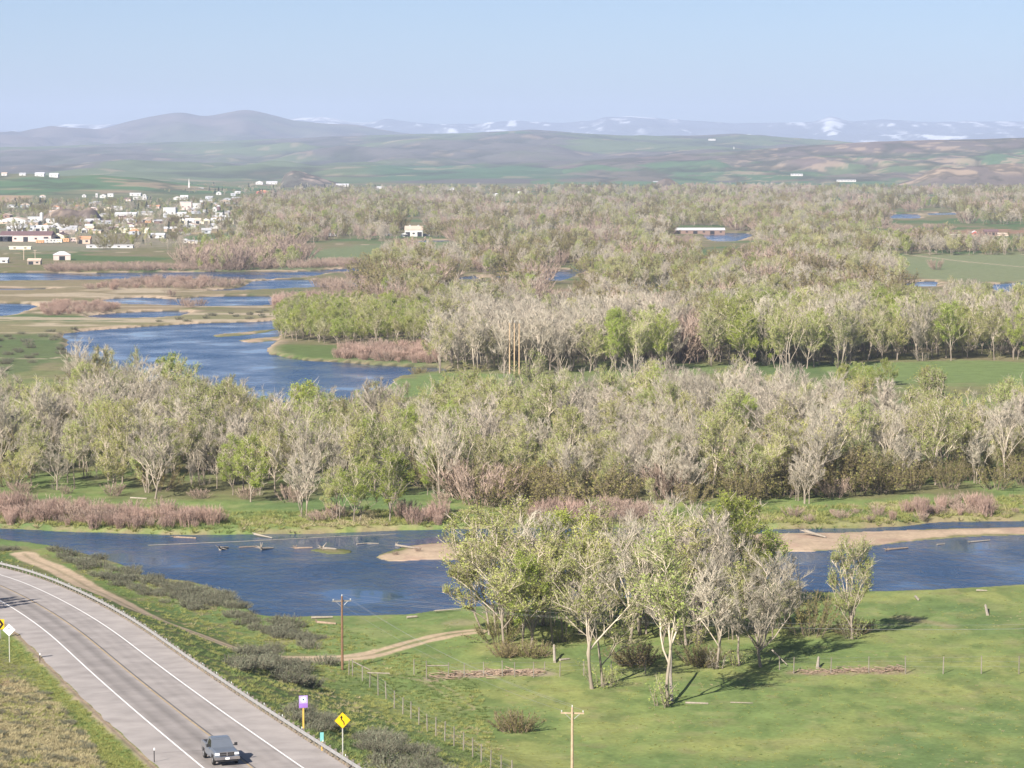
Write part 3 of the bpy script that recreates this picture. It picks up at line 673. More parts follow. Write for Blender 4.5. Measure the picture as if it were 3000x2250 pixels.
def cottonwood(seed, Ht=16.0, spread=.42, fork=.28, limbs=5, stems=1, tw=1.0, leaf=0, lsz=.26, tww=.045, low=False, lean=0.0, l2=6, l3=5, columnar=False):
    """old riverside tree: forked pale trunk, rising limbs, fine twigs in a rounded crown"""
    s = Plant(seed); r = s.r
    ec = Vector((lean * Ht * .5, 0, .60 * Ht)); ea = Ht * spread * (.90 if not columnar else 1.1); eb = .42 * Ht
    def reach(p, d):
        """distance from p along d to the crown's outline"""
        q = Vector(((p.x - ec.x) / ea, (p.y - ec.y) / ea, (p.z - ec.z) / eb)); w = Vector((d.x / ea, d.y / ea, d.z / eb))
        A_ = w.dot(w); B_ = q.dot(w); C_ = q.dot(q) - 1; D_ = B_ * B_ - A_ * C_
        return (-B_ + math.sqrt(D_)) / A_ if D_ > 0 else 0.0
    for st in range(stems):
        base = Vector((r.gauss(0, .5), r.gauss(0, .5), -.3)) if stems > 1 else Vector((0, 0, -.3))
        dirn = Vector((r.gauss(0, .08) + lean + (base.x * .22 if stems > 1 else 0), r.gauss(0, .08) + (base.y * .22 if stems > 1 else 0), 1))
        h = Ht * r.uniform(.85, 1.0) if st else Ht
        r0 = h * r.uniform(.0095, .0125) / (1 if stems == 1 else 1.2)
        nt_ = 6 if not columnar else 9
        Lt = h * (fork + .10) if not columnar else h * .92
        pts, d = s.path(base, dirn, Lt, nt_, .035 if not columnar else .03, .02)
        rad = [r0 * (1.5 if i == 0 else 1) * (1 - (.35 if not columnar else .85) * i / nt_) for i in range(nt_ + 1)]
        s.tube(pts, rad, 7)
        nl = limbs if stems == 1 else max(3, limbs - 2)
        if columnar: nl = 30
        for k in range(nl):
            az = 2.4 * k + r.uniform(-.35, .35) + seed
            if columnar:
                ti = r.uniform(.22, .98); q = pts[min(int(ti * nt_), nt_ - 1)].lerp(pts[min(int(ti * nt_) + 1, nt_)], (ti * nt_) % 1)
                ln = h * spread * (1.10 - .95 * abs(ti - .45)) * r.uniform(.75, 1.15); tilt = r.uniform(.6, 1.05); rr = r0 * .34
            else:
                ti = r.uniform(.42, 1.0); q = pts[min(int(ti * nt_), nt_ - 1)].lerp(pts[min(int(ti * nt_) + 1, nt_)], (ti * nt_) % 1)
                tilt = (.12 + .62 * (k / max(nl - 1, 1)) + r.uniform(-.08, .08)) * (spread / .42); rest = h - q.z
                if k == 0: tilt *= .25
                ln = rest / max(.5, math.cos(tilt * .72)) * r.uniform(.84, 1.0) * (1.0 if tilt < .45 else .92); rr = r0 * r.uniform(.45, .66)
            dv = Vector((math.sin(tilt) * math.cos(az), math.sin(tilt) * math.sin(az), math.cos(tilt)))
            rc_ = reach(q, dv.normalized()); ln = max(rc_, .25 * h) * r.uniform(.90, 1.0) if not columnar else ln
            lp, ld = s.path(q, dv, ln * .93, 6, .12, .045)
            s.tube(lp, [rr * (1 - .86 * i / 6) for i in range(7)], 5)
            for j in range(l2 if not columnar else 4):
                tj = r.uniform(.16, 1.0); ij = min(int(tj * 6), 5); p2 = lp[ij].lerp(lp[ij + 1], (tj * 6) % 1)
                dd = (lp[ij + 1] - lp[ij]).normalized(); az2 = r.uniform(0, 6.28)
                sd = Vector((math.cos(az2), math.sin(az2), r.uniform(-.1, .7)))
                d2 = (dd * r.uniform(.6, 1.1) + sd * .85).normalized()
                l2n = ln * r.uniform(.24, .40) * (1.2 - .45 * tj)
                rc_ = reach(p2, d2); l2n = min(l2n, max(rc_ * .92, .4)) if not columnar else l2n
                bp_, bd = s.path(p2, d2, l2n, 4, .13, .06)
                s.tube(bp_, [max(rr * .50 * (1 - .8 * i / 4), .02) for i in range(5)], 4)
                for c in range(l3):
                    tc = r.uniform(.2, 1.0); ic = min(int(tc * 4), 3); p3 = bp_[ic].lerp(bp_[ic + 1], (tc * 4) % 1)
                    az3 = r.uniform(0, 6.28); d3 = ((bp_[ic + 1] - bp_[ic]).normalized() + Vector((math.cos(az3), math.sin(az3), r.uniform(-.2, .8))) * .8)
                    cp_, cd = s.path(p3, d3, l2n * r.uniform(.35, .6), 3, .16, .05)
                    s.tube(cp_, [.045, .036, .024, .012], 3)
                    s.twigs(cp_, int(22 * tw), .95, tww, .42, .35)
                s.twigs(bp_, int(8 * tw), .9, tww, .7)
            s.twigs(lp[3:], int(14 * tw), 1.0, tww, .7)
    if not columnar: s.clip(ec, ea * 1.05, eb * 1.05)
    if low:                                              # sprouts round the foot
        for k in range(14):
            az = r.uniform(0, 6.28); p = Vector((math.cos(az) * r.uniform(.2, 1.2), math.sin(az) * r.uniform(.2, 1.2), 0))
            pp, d = s.path(p, Vector((math.cos(az) * .4, math.sin(az) * .4, 1)), r.uniform(1.5, 3.2), 3, .12, .02)
            s.tube(pp, [.035, .028, .02, .01], 3); s.twigs(pp, int(22 * tw), .7, tww * .8, .6)
    if leaf: s.leaves(int(leaf * 1.9), lsz * .68, .14)
    return s
def bush(seed, Ht, wide, stems, tw, tl, tww, fan=.7, leaf=0, lsz=.2, up=.35, low=.1):
    s = Plant(seed); r = s.r
    for k in range(stems):
        az = r.uniform(0, 6.28); rd = math.sqrt(r.random()) * wide * .38; p = Vector((math.cos(az) * rd, math.sin(az) * rd, -.08))
        tilt = fan * rd / (wide * .38 + 1e-6) * r.uniform(.6, 1.2)
        L = Ht * r.uniform(.7, 1.05)
        pp, d = s.path(p, Vector((math.sin(tilt) * math.cos(az), math.sin(tilt) * math.sin(az), math.cos(tilt))), L, 4, .09, .03)
        r0 = .012 + .008 * Ht
        s.tube(pp, [r0, r0 * .8, r0 * .6, r0 * .4, r0 * .2], 3)
        s.twigs(pp[1:] if low < .5 else pp, tw, tl, tww, .55, up)
    if leaf: s.leaves(leaf, lsz, .1)
    return s
def tuft(seed, Ht, wide, n, w):
    s = Plant(seed); r = s.r
    for k in range(n):
        az = r.uniform(0, 6.28); rd = r.random() * wide * .3; p = Vector((math.cos(az) * rd, math.sin(az) * rd, -.03)); e = p + Vector((math.cos(az) * wide * r.uniform(.1, .5), math.sin(az) * wide * r.uniform(.1, .5), Ht * r.uniform(.5, 1.1)))
        s.A.append(np.array([tuple(p)])); s.B.append(np.array([tuple(e)])); s.W.append(np.array([w]))
    s.tube([Vector((0, 0, -.05)), Vector((0, 0, Ht * .5))], [.012, .004], 3)
    return s
def spruce(seed, Ht=14):
    s = Plant(seed); r = s.r
    s.tube([Vector((0, 0, -.3)), Vector((0, 0, Ht * .5)), Vector((0, 0, Ht))], [.22, .14, .02], 6)
    for k in range(150):
        t = r.random() ** .8; z = Ht * (.06 + .92 * t); L = Ht * .20 * (1 - t) ** .85 + .25; az = r.uniform(0, 6.28)
        pp = [Vector((0, 0, z)), Vector((math.cos(az) * L * .6, math.sin(az) * L * .6, z - .05 * L)), Vector((math.cos(az) * L, math.sin(az) * L, z - .22 * L))]
        s.twigs(pp, 26, .55, .16, .5, -.1)
    return s

PROTO = {}                                               # kind -> list of (trunk mesh, crown mesh, joined mesh)
def proto(kind, plants, bark, mats):
    L = []
    for i, s in enumerate(plants):
        L.append((s.trunk_mesh('trunk', bark), s.crown_mesh('crown', mats), s.joined('tree', bark, mats), max(v[2] for v in s.tv)))
    PROTO[kind] = L
R_ = range
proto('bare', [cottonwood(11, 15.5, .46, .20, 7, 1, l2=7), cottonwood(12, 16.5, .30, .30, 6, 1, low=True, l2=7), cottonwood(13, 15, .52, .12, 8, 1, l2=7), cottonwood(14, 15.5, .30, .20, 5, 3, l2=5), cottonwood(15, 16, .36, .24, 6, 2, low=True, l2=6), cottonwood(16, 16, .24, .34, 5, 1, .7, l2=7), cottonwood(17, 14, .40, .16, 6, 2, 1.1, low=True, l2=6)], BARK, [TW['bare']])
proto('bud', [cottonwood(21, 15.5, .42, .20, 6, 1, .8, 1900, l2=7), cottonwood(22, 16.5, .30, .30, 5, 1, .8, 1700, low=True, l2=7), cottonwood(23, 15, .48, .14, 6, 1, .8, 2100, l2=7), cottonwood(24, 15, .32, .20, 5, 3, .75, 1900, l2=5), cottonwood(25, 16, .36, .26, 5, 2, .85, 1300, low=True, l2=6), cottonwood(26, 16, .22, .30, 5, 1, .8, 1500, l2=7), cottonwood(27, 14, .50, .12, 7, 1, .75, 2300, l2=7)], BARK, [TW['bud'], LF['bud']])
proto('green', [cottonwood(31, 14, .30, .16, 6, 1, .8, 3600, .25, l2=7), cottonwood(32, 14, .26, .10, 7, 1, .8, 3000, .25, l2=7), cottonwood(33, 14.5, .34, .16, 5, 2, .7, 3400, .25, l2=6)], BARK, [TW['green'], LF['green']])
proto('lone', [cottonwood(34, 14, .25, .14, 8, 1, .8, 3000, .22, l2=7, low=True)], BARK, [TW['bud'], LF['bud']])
proto('willow', [bush(41, 6.5, 7, 26, 60, 1.1, .075, .95, 1700, .26, .15), bush(42, 6, 8, 28, 58, 1.1, .075, 1.05, 1700, .26, .12), bush(43, 7, 6, 24, 62, 1.1, .075, .8, 1500, .26, .18)], BARK_D, [TW['olive'], LF['olive']])
proto('round', [bush(45, 2.5, 4.2, 60, 40, .55, .05, .95, 1500, .15, .2, .9), bush(46, 2.4, 4.6, 60, 40, .55, .05, 1.05, 1500, .15, .2, .9)], TW['red'], [TW['olive'], LF['olive']])
proto('red', [bush(51, 2.6, 2.6, 60, 18, .7, .045, .35, up=.8), bush(52, 2.3, 3.0, 64, 18, .65, .045, .45, up=.8), bush(53, 2.9, 2.4, 56, 18, .75, .045, .3, up=.8)], TW['red'], [TW['red']])
proto('brush', [bush(61, 3.2, 3.8, 40, 34, .6, .06, .8), bush(62, 2.8, 4.0, 42, 34, .6, .06, .9), bush(63, 3.6, 3.4, 40, 34, .65, .06, .7)], TW['rust'], [TW['rust']])
proto('sage', [bush(71 + i, .85, 1.5 + .2 * i, 40, 26, .30, .030, 1.05, 500, .075, .5, .9) for i in R_(4)], BARK_D, [TW['sage'], LF['sage']])
for nm, c in (('grass_y', (.29, .30, .10)), ('grass_g', (.17, .22, .075)), ('grass_d', (.40, .345, .20))):
    gmt = twig_mat('blades ' + nm, c, .2, .3); proto(nm, [tuft(90 + i, .26, .5, 26, .035) for i in range(2)], gmt, [gmt])
proto('spruce', [spruce(81)], BARK_D, [LF['dark']])

def plant(kind, i, X, Y, scale, label, cat, group, name, rz=None, parts=True, sx=1.0, z=None, rnd=random.Random(5)):
    T, Cm, J, h = PROTO[kind][i % len(PROTO[kind])]
    z = float(H(np.array([X]), np.array([Y]))[0]) if z is None else z
    o = empty(name, (X, Y, z), label, cat, group, rnd.uniform(0, 6.28) if rz is None else rz)
    o.scale = (scale * sx, scale * sx, scale)
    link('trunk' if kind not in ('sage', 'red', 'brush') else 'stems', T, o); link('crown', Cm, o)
    return o

# ------------------------------------------------------------------ where the trees stand
rng = np.random.default_rng(7); RND = random.Random(99)
def scatter(poly, spacing, seed, tries=6.0, umax=None):
    """points in an outline of the picture (taken as ground), kept apart by spacing metres"""
    P = np.array(poly, float); X, Y = on_z(P[:, 0], P[:, 1]); r = np.random.default_rng(seed)
    area_box = (X.max() - X.min()) * (Y.max() - Y.min()); n = int(area_box / spacing ** 2 * tries)
    x = r.uniform(X.min(), X.max(), n); y = r.uniform(Y.min(), Y.max(), n)
    qx, qy = to_px(x, y); k = inside(P, qx, qy); x, y = x[k], y[k]
    cell = {}; out = []
    for a, b in zip(x, y):
        sp = spacing; g = (int(a // sp), int(b // sp)); ok = True
        for i in (-1, 0, 1):
            for j in (-1, 0, 1):
                for (c, d) in cell.get((g[0] + i, g[1] + j), ()):
                    if (a - c) ** 2 + (b - d) ** 2 < sp * sp: ok = False; break
                if not ok: break
            if not ok: break
        if ok: cell.setdefault(g, []).append((a, b)); out.append((a, b))
    return np.array(out).reshape(-1, 2)
def dry(P, m=1.5):
    if not len(P): return P
    w = np.full(len(P), -40.0)
    for q in RIVP: w = np.maximum(w, sdf(q, P[:, 0], P[:, 1]))
    return P[w < -m]
def not_in(P, polys):
    if not len(P): return P
    qx, qy = to_px(P[:, 0], P[:, 1]); k = np.ones(len(P), bool)
    for p in polys: k &= ~inside(np.array(p, float), qx, qy)
    return P[k]
TREES = []                                               # x, y, kind, height m, zone
def add(P, mix, h0, h1, zone, seed=1):
    r = random.Random(seed); ks = list(mix); ws = [mix[k] for k in ks]
    for x, y in P: TREES.append((x, y, r.choices(ks, ws)[0], r.uniform(h0, h1), zone))
CLEAR = [
 [(560,805),(640,760),(900,735),(1080,712),(1330,697),(1340,725),(1150,745),(1050,780),(900,795)],
 [(2620,795),(2660,750),(3400,742),(3400,880),(2900,900),(2700,850)],
 [(2440,1110),(2490,1062),(3400,1058),(3400,1130),(2600,1130)],
 [(1145,1165),(1180,1100),(1300,1082),(1500,1085),(1480,1118),(1300,1150)],
 [(1820,895),(1830,850),(2010,842),(2020,890),(1900,900)],
 [(1280,890),(1290,830),(1470,826),(1500,880),(1380,900)],
 [(1570,860),(1600,785),(1715,785),(1720,835),(1640,870)],
 [(2040,740),(2060,680),(2210,680),(2210,715),(2100,745)],
 [(2590,668),(2600,622),(2810,618),(2810,650),(2690,668)],
 [(2640,890),(2650,820),(2750,820),(2750,870)],
 [(1960,706),(1960,664),(2140,664),(2140,700)],
 [(1970,770),(1980,728),(2040,728),(2040,765)],
 [(1160,716),(1160,640),(1250,640),(1260,716)],
 [(2780,730),(2800,660),(3400,655),(3400,740)],
 [(-500,545),(560,545),(700,560),(700,735),(-500,740)],
 [(1330,835),(1340,800),(1410,800),(1410,835)], [(1440,838),(1450,800),(1520,800),(1520,838)],
]
Z1 = [(-260,1266),(0,1271),(150,1266),(250,1171),(400,1196),(500,1221),(640,1251),(750,1276),(850,1301),(950,1316),(1050,1291),(1100,1256),(1150,1301),(1230,1285),(1300,1268),(1400,1250),(1500,1238),(1600,1230),(1750,1232),(1900,1236),(1990,1225),(2100,1225),(2300,1250),(2440,1285),(2500,1350),(2700,1300),(2800,1345),(2950,1285),(3300,1285),
      (3300,1415),(2900,1418),(2600,1433),(2350,1462),(2100,1472),(1900,1474),(1700,1476),(1560,1471),(1400,1471),(1200,1465),(1000,1468),(890,1458),(730,1458),(520,1446),(400,1446),(150,1436),(0,1426),(-260,1422)]
w1 = scatter(Z1, 6.3, 1)
q1, _ = to_px(w1[:, 0], w1[:, 1])
def zone_mix(P, f, h0, h1, zone, seed):
    r = random.Random(seed); qx, qy = to_px(P[:, 0], P[:, 1])
    for (x, y), a, b in zip(P, qx, qy):
        mix = f(a, b); ks = list(mix); TREES.append((x, y, r.choices(ks, [mix[k] for k in ks])[0], r.uniform(h0, h1), zone))
def patch(x, y, s): return float(fbm(np.array([x / s]), np.array([y / s]), 91, 2)[0])
def mix1(a, b):
    n = patch(a, b * 2.4, 170)
    if 1950 < a < 2480 and b < 1330: return {'bare': 9, 'bud': 1}
    if n > .56: return {'bare': 5, 'bud': 3}
    if n < .40: return {'bud': 5, 'green': 1.2, 'bare': 2}
    return {'bare': 3.5, 'bud': 5, 'green': .5}
n0 = len(TREES); zone_mix(w1, mix1, 9.5, 18.5, 'wood', 3)
zone_mix(scatter(Z1, 9, 2), lambda a, b: {'bare': 3, 'bud': 4, 'green': .5, 'willow': 1.2}, 5, 10.5, 'understorey', 4)
zone_mix(scatter([(1425,1815),(1700,1795),(2000,1782),(2290,1775),(2320,1850),(2250,1900),(1950,1905),(1850,1920),(1500,1915)], 5.4, 60), lambda a, b: {'bud': 4, 'bare': 2 if a < 1900 else 5, 'green': 1.6 if a < 1800 else .4, 'willow': .7}, 6, 14, 'grove', 61)
# young stems and brush under its near edge
add(not_in(scatter([(1330,1440),(1700,1425),(2050,1420),(2500,1425),(2560,1450),(2300,1480),(2000,1490),(1700,1492),(1400,1490)], 6.6, 5), []), {'willow': 3, 'brush': 1, 'bud': .6, 'bare': .5}, 3.0, 8.5, 'willowfringe', 5)
add(scatter([(2500,1405),(3200,1385),(3200,1432),(2800,1440),(2500,1455)], 6.5, 6), {'willow': 1}, 3.5, 6.5, 'willowfringe', 6)
add(scatter([(-200,1428),(300,1440),(900,1462),(1300,1470),(1300,1482),(900,1474),(300,1452),(-200,1440)], 9, 7), {'brush': 1}, 1.5, 3.5, 'underbrush', 7)
# second row across the far meadow
zone_mix(scatter([(1285,1093),(1600,1099),(1960,1093),(1960,1030),(1700,1010),(1300,1020)], 6.3, 8), lambda a, b: {'green': 5, 'bud': 4} if 1780 < a < 1950 and b > 1065 else {'bare': 6, 'bud': 2}, 17, 21, 'row', 9)
zone_mix(scatter([(2075,1075),(2300,1085),(2480,1080),(2480,1015),(2075,1015)], 6.0, 10), lambda a, b: {'bud': 3, 'green': 3, 'bare': 1} if a < 2400 else {'bare': 4, 'bud': 1}, 18, 22, 'row', 11)
zone_mix(scatter([(2480,1061),(2800,1058),(3300,1056),(3300,985),(2480,985)], 6.3, 12), lambda a, b: {'bud': 6, 'bare': 3, 'green': 1.6}, 16, 21, 'row', 13)
zone_mix(scatter([(1960,1070),(2075,1060),(2075,1000),(1960,1000)], 7, 14), lambda a, b: {'bare': 5, 'brush': 3}, 9, 15, 'row', 15)
# young poplars on the bend
zone_mix(scatter([(818,995),(1000,1012),(1290,1012),(1310,950),(1100,925),(900,925),(830,945)], 4.6, 16), lambda a, b: {'green': 5, 'bud': 4}, 8, 12, 'young', 17)
# yellow-green shrubs at the edge of the right meadow
add(scatter([(2440,1145),(2520,1118),(2620,1128),(2600,1150)], 4.5, 18), {'green': 1}, 5, 8, 'young', 19)
# woods beyond
far_poly = [(1120,905),(1310,985),(1700,1010),(2480,985),(3400,985),(3400,556),(2400,552),(1500,556),(900,566),(700,600),(640,660),(620,700),(700,735),(1000,700),(1150,712),(1330,690),(1340,735),(1120,760),(1090,800)]
for lo, hi, sp, sd in ((800, 1010, 7.5, 21), (700, 800, 9.5, 22), (630, 700, 12, 23), (590, 630, 15, 24), (552, 590, 22, 25)):
    P = scatter(far_poly, sp, sd, 4.0); qx, qy = to_px(P[:, 0], P[:, 1]); P = P[(qy >= lo) & (qy < hi)]
    P = not_in(dry(P, 3), CLEAR)
    # open glades
    g = fbm(P[:, 0] / (sp * 10), P[:, 1] / (sp * 10), 97, 3); P = P[g < .63]
    n0 = len(TREES)
    zone_mix(P, lambda a, b: {'bare': 6, 'bud': 4.5, 'green': .7, 'brush': .8, 'willow': 1.6} if patch(a, b * 4, 200) > .45 else {'bud': 5, 'bare': 3.4, 'green': 1.5, 'brush': .5, 'willow': 1.6}, 9, 15, 'far', sd)
PEEK = [[(1580,820),(1720,820),(1740,960),(1560,960)], [(2060,705),(2210,700),(2230,800),(2050,800)], [(2640,838),(2760,838),(2780,960),(2620,960)], [(2890,850),(3300,850),(3300,990),(2860,990)], [(2590,640),(2810,640),(2820,720),(2580,720)], [(1960,684),(2140,684),(2140,730),(1960,730)], [(2640,800),(3300,800),(3300,900),(2640,900)]]
TXY = np.array([(t[0], t[1]) for t in TREES]); tx, ty = to_px(TXY[:, 0], TXY[:, 1]); low_ = np.zeros(len(TREES), bool)
for p in PEEK: low_ |= inside(np.array(p, float), tx, ty)
TREES = [(t[0], t[1], 'brush' if t[2] in ('bare', 'brush') else t[2], min(t[3], 2.5 + 2.5 * ((i * 7919) % 100) / 100), t[4]) if (k and t[4] == 'far') else t for i, (t, k) in enumerate(zip(TREES, low_))]
zone_mix(not_in(dry(scatter([(560,800),(600,735),(820,728),(900,760),(820,796)], 9, 26)), []), lambda a, b: {'bud': 4, 'green': 2, 'brush': 3}, 6, 13, 'far', 27)
zone_mix(scatter([(300,560),(700,575),(1300,560),(1300,552),(300,548)], 40, 28), lambda a, b: {'bud': 3, 'spruce': 2, 'bare': 2}, 6, 12, 'far', 29)
zone_mix(scatter([(-150,590),(700,590),(700,640),(640,735),(300,735),(-150,640)], 17, 30), lambda a, b: {'bud': 3, 'bare': 3, 'green': 1, 'spruce': .8, 'willow': 1}, 3.5, 9, 'town', 31)
# riverside brush
add(dry(scatter([(130,799),(250,795),(700,793),(1060,781),(1050,768),(800,778),(600,786),(300,785),(140,785)], 5.5, 32), .5), {'brush': 1}, 2.5, 4.5, 'brush', 33)
add(dry(scatter([(230,850),(420,822),(560,821),(728,832),(740,843),(600,847),(420,846),(300,850)], 5.5, 34), .5), {'brush': 2, 'red': 1}, 2.0, 4.0, 'brush', 35)
add(dry(scatter([(110,905),(180,893),(300,896),(360,903),(300,915),(140,925)], 5, 36), .5), {'brush': 1, 'red': 2}, 2.2, 3.6, 'brush', 37)
add(dry(scatter([(800,905),(830,880),(960,870),(1080,880),(1060,905),(900,915)], 6, 38), .5), {'brush': 2, 'red': 1}, 3, 5.5, 'brush', 39)
add(dry(scatter([(900,835),(1060,820),(1200,830),(1180,860),(1000,860)], 7, 40), 1), {'brush': 3, 'bare': 1}, 3, 6, 'brush', 41)
add(dry(scatter([(440,872),(500,868),(640,890),(560,905)], 6, 42), -1), {'brush': 1}, 2.5, 4, 'brush', 43)
P = dry(scatter([(-150,1000),(780,910),(780,935),(180,980),(190,1040),(0,1090),(-150,1090)], 9, 44), 2); add(P, {'sageflat': 1}, .8, 1.3, 'sageflat', 45)
# red willows
RED = [([(-200,1492),(60,1480),(330,1502),(560,1510),(660,1528),(600,1548),(300,1550),(0,1540),(-200,1536)], 2.3, 50), ([(1555,1500),(1700,1492),(1880,1505),(1930,1530),(1900,1541),(1700,1541),(1560,1530)], 2.1, 51),
       ([(925,1512),(1010,1505),(1010,1528),(930,1530)], 2.4, 52), ([(1188,1520),(1280,1512),(1295,1535),(1200,1538)], 2.3, 53), ([(2650,1500),(2780,1480),(2900,1505),(2890,1522),(2700,1524)], 2.6, 54)]
for p, sp, sd in RED: add(dry(scatter(p, sp * 1.12, sd), .8), {'red': 3, 'brush': 1}, 1.2, 3.5, 'redwillow', sd)
add(dry(scatter([(2300,1512),(2700,1500),(3200,1490),(3200,1516),(2700,1530),(2300,1540)], 4.2, 55), .8), {'brush': 3, 'red': 1}, 1.0, 2.0, 'lowbrush', 55)
add(dry(scatter([(985,1063),(1000,1035),(1100,1022),(1270,1030),(1290,1070),(1150,1066)], 3.4, 56), .5), {'red': 3, 'brush': 2}, 1.4, 4.2, 'redfar', 56)
add(dry(scatter([(1150,1600),(1250,1602),(1260,1640),(1130,1640)], 3.5, 57), -60), {'brush': 1}, .5, .9, 'barscrub', 57)
# ------------------------------------------------------------------ grove on the near bank
GROVE = [ # px, py of the foot, height m, kind, variant, label
 (1555,1902,18.0,'bud',2,-.16,'spreading budding cottonwood leaning over the river at the track\'s end'),
 (1475,1893,15.0,'bud',0,-.05,'budding cottonwood beside the end of the dirt track'),
 (1440,1858,17.0,'bud',3,-.12,'twin-stemmed budding cottonwood on the river bank by the track'),
 (1762,2016,19.5,'bud',4,0,'massive pale-trunked cottonwood standing forward of the grove in the pasture'),
 (1955,2072,21.0,'bud',1,0,'tall slender cottonwood with a broken dead stub beside its foot'),
 (2228,1957,15.5,'bare',2,0,'bare grey many-stemmed cottonwood at the right end of the grove by the fence'),
 (2100,1962,13.0,'bare',1,0,'thin bare cottonwood with a bent pale trunk beside the fence'),
 (2165,1952,13.5,'bud',1,0,'slim leaning cottonwood between the bent tree and the grey many-stemmed tree'),
 (2010,1892,17,'bud',1,0,'straight reddish-trunked cottonwood inside the grove'),
 (2045,1885,15,'bare',4,0,'bare straight cottonwood inside the grove'),
 (2135,1800,18,'green',0,0,'bright yellow-green leafy cottonwood rising out of the grove'),
 (2190,1790,16,'green',2,0,'bright yellow-green leafy cottonwood rising out of the grove'),
 (1640,1815,16,'green',0,0,'fresh green cottonwood on the river side of the grove'),
 (1720,1820,15.5,'green',2,0,'fresh green cottonwood on the river side of the grove'),
 (1655,1880,14.5,'bud',4,0,'budding cottonwood in the thick of the grove'),
 (1700,1860,16,'bud',2,0,'budding cottonwood in the thick of the grove'),
 (1845,1885,16.5,'bare',0,0,'bare cottonwood in the thick of the grove'),
 (1900,1862,17,'bud',3,0,'budding cottonwood in the thick of the grove'),
 (1790,1815,17,'bud',0,0,'budding cottonwood in the thick of the grove'),
 (1960,1812,17.5,'bare',2,0,'bare cottonwood in the thick of the grove'),
 (2060,1830,17,'bare',0,0,'bare cottonwood in the thick of the grove'),
 (1590,1835,16,'bare',1,0,'bare cottonwood in the thick of the grove'),
 (1520,1835,18,'bud',0,0,'budding cottonwood in the thick of the grove'),
 (1880,1800,15,'bare',3,0,'bare cottonwood in the thick of the grove'),
 (2215,1850,12,'bud',1,0,'budding cottonwood in the thick of the grove'),
 (2495,1872,14.2,'lone',0,0,'lone slender pale-leaved cottonwood standing apart in the pasture'),
 (735,1472,13,'green',1,0,'bright green slender poplar in front of the wood across the river'),
 (892,1514,12,'bare',3,0,'bare twin-trunked cottonwood alone on the far bank'),
 (1048,1528,12,'green',2,0,'yellow-green cottonwood pair at the far waterside, the shorter one'),
 (1142,1531,13.5,'green',0,0,'yellow-green cottonwood at the far waterside, the taller of the pair'),
 (990,1524,9.5,'bud',3,0,'small budding cottonwood at the far waterside beside the yellow-green pair'),
 (60,1440,9.5,'bud',2,0,'low round budding cottonwood at the meadow\'s edge'),
 (455,1462,14.5,'bare',0,0,'pale bare cottonwood standing forward of the wood'),
 (2360,1478,11,'bare',3,0,'bare forked tree in the brush beyond the gravel bar'),
]
for px, py, h, kind, i, lean, lab in GROVE:
    X, Y = on_z(px, py); grp = 'look-alike trees of the near grove' if ('thick of' in lab or 'rising out' in lab or 'river side of' in lab) else None
    T, Cm, J, hh = PROTO[kind][i]
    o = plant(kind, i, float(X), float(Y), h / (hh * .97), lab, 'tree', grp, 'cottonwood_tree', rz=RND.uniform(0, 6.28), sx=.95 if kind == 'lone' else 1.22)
    if lean: o.rotation_euler = (0, lean * 1.2, 0)
for px, py, h, lab in [(1462,1888,4.5,'rusty budding willow beside the track\'s end'), (2372,1862,6,'brown upright willow behind the grey many-stemmed tree'), (1560,1925,2.2,'low green willow at the foot of the leaning cottonwood'), (1480,1925,2.0,'low brown willow at the grove\'s near edge'),
                       (1860,1950,3.0,'low tangled willow between the two big pasture trees'), (2050,1950,2.8,'low tangled willow at the foot of the thin bare cottonwood'), (2495,1855,2.4,'low willow sprouts round the lone slender cottonwood'), (1512,2142,2.5,'round olive and red willow alone in the pasture'), (1226,1090,2.6,'dark round willow at the tip of the river bend')]:
    X, Y = on_z(px, py); kd = 'round' if h < 4 else 'willow'; plant(kd, RND.randrange(2), float(X), float(Y), h / (2.5 if h < 4 else 6.5), lab, 'bush', None, 'willow_bush', sx=1.0 if h < 4 else .8)

NAMES = {'bare': ('cottonwood_tree', 'tree'), 'bud': ('cottonwood_tree', 'tree'), 'green': ('cottonwood_tree', 'tree'), 'willow': ('willow_bush', 'bush'), 'red': ('red_willow', 'bush'), 'brush': ('brush_clump', 'bush'), 'spruce': ('spruce_tree', 'tree')}
LOOK = {'bare': 'bare grey-tan cottonwood', 'bud': 'budding cottonwood', 'green': 'leafy yellow-green cottonwood', 'willow': 'olive-brown willow', 'red': 'pinkish red willow clump', 'brush': 'brown leafless brush clump', 'spruce': 'dark spruce'}
WHERE = {'wood': 'in the wood across the near river', 'willowfringe': 'along the near edge of the wood', 'underbrush': 'at the foot of the wood', 'row': 'in the tall row beyond the far meadow', 'young': 'among the young poplars on the bend', 'far': 'in the distant bottomland woods', 'town': 'among the town buildings', 'brush': 'beside the far braided channels', 'redwillow': 'on the far bank of the near river', 'lowbrush': 'on the flat behind the gravel bar', 'redfar': 'on the bank of the wide bend', 'understorey': 'under the wood across the near river', 'grove': 'filling the grove on the near bank', 'barscrub': 'on the tip of the gravel bar'}
TREES.sort(key=lambda t: -t[3] / t[1])
LIMIT = {'bare': 100, 'bud': 115, 'green': 55, 'willow': 200, 'red': 290, 'brush': 200, 'spruce': 20}
count = {}; REST = []
EDGE = np.array(Z1[29:][::-1], float)
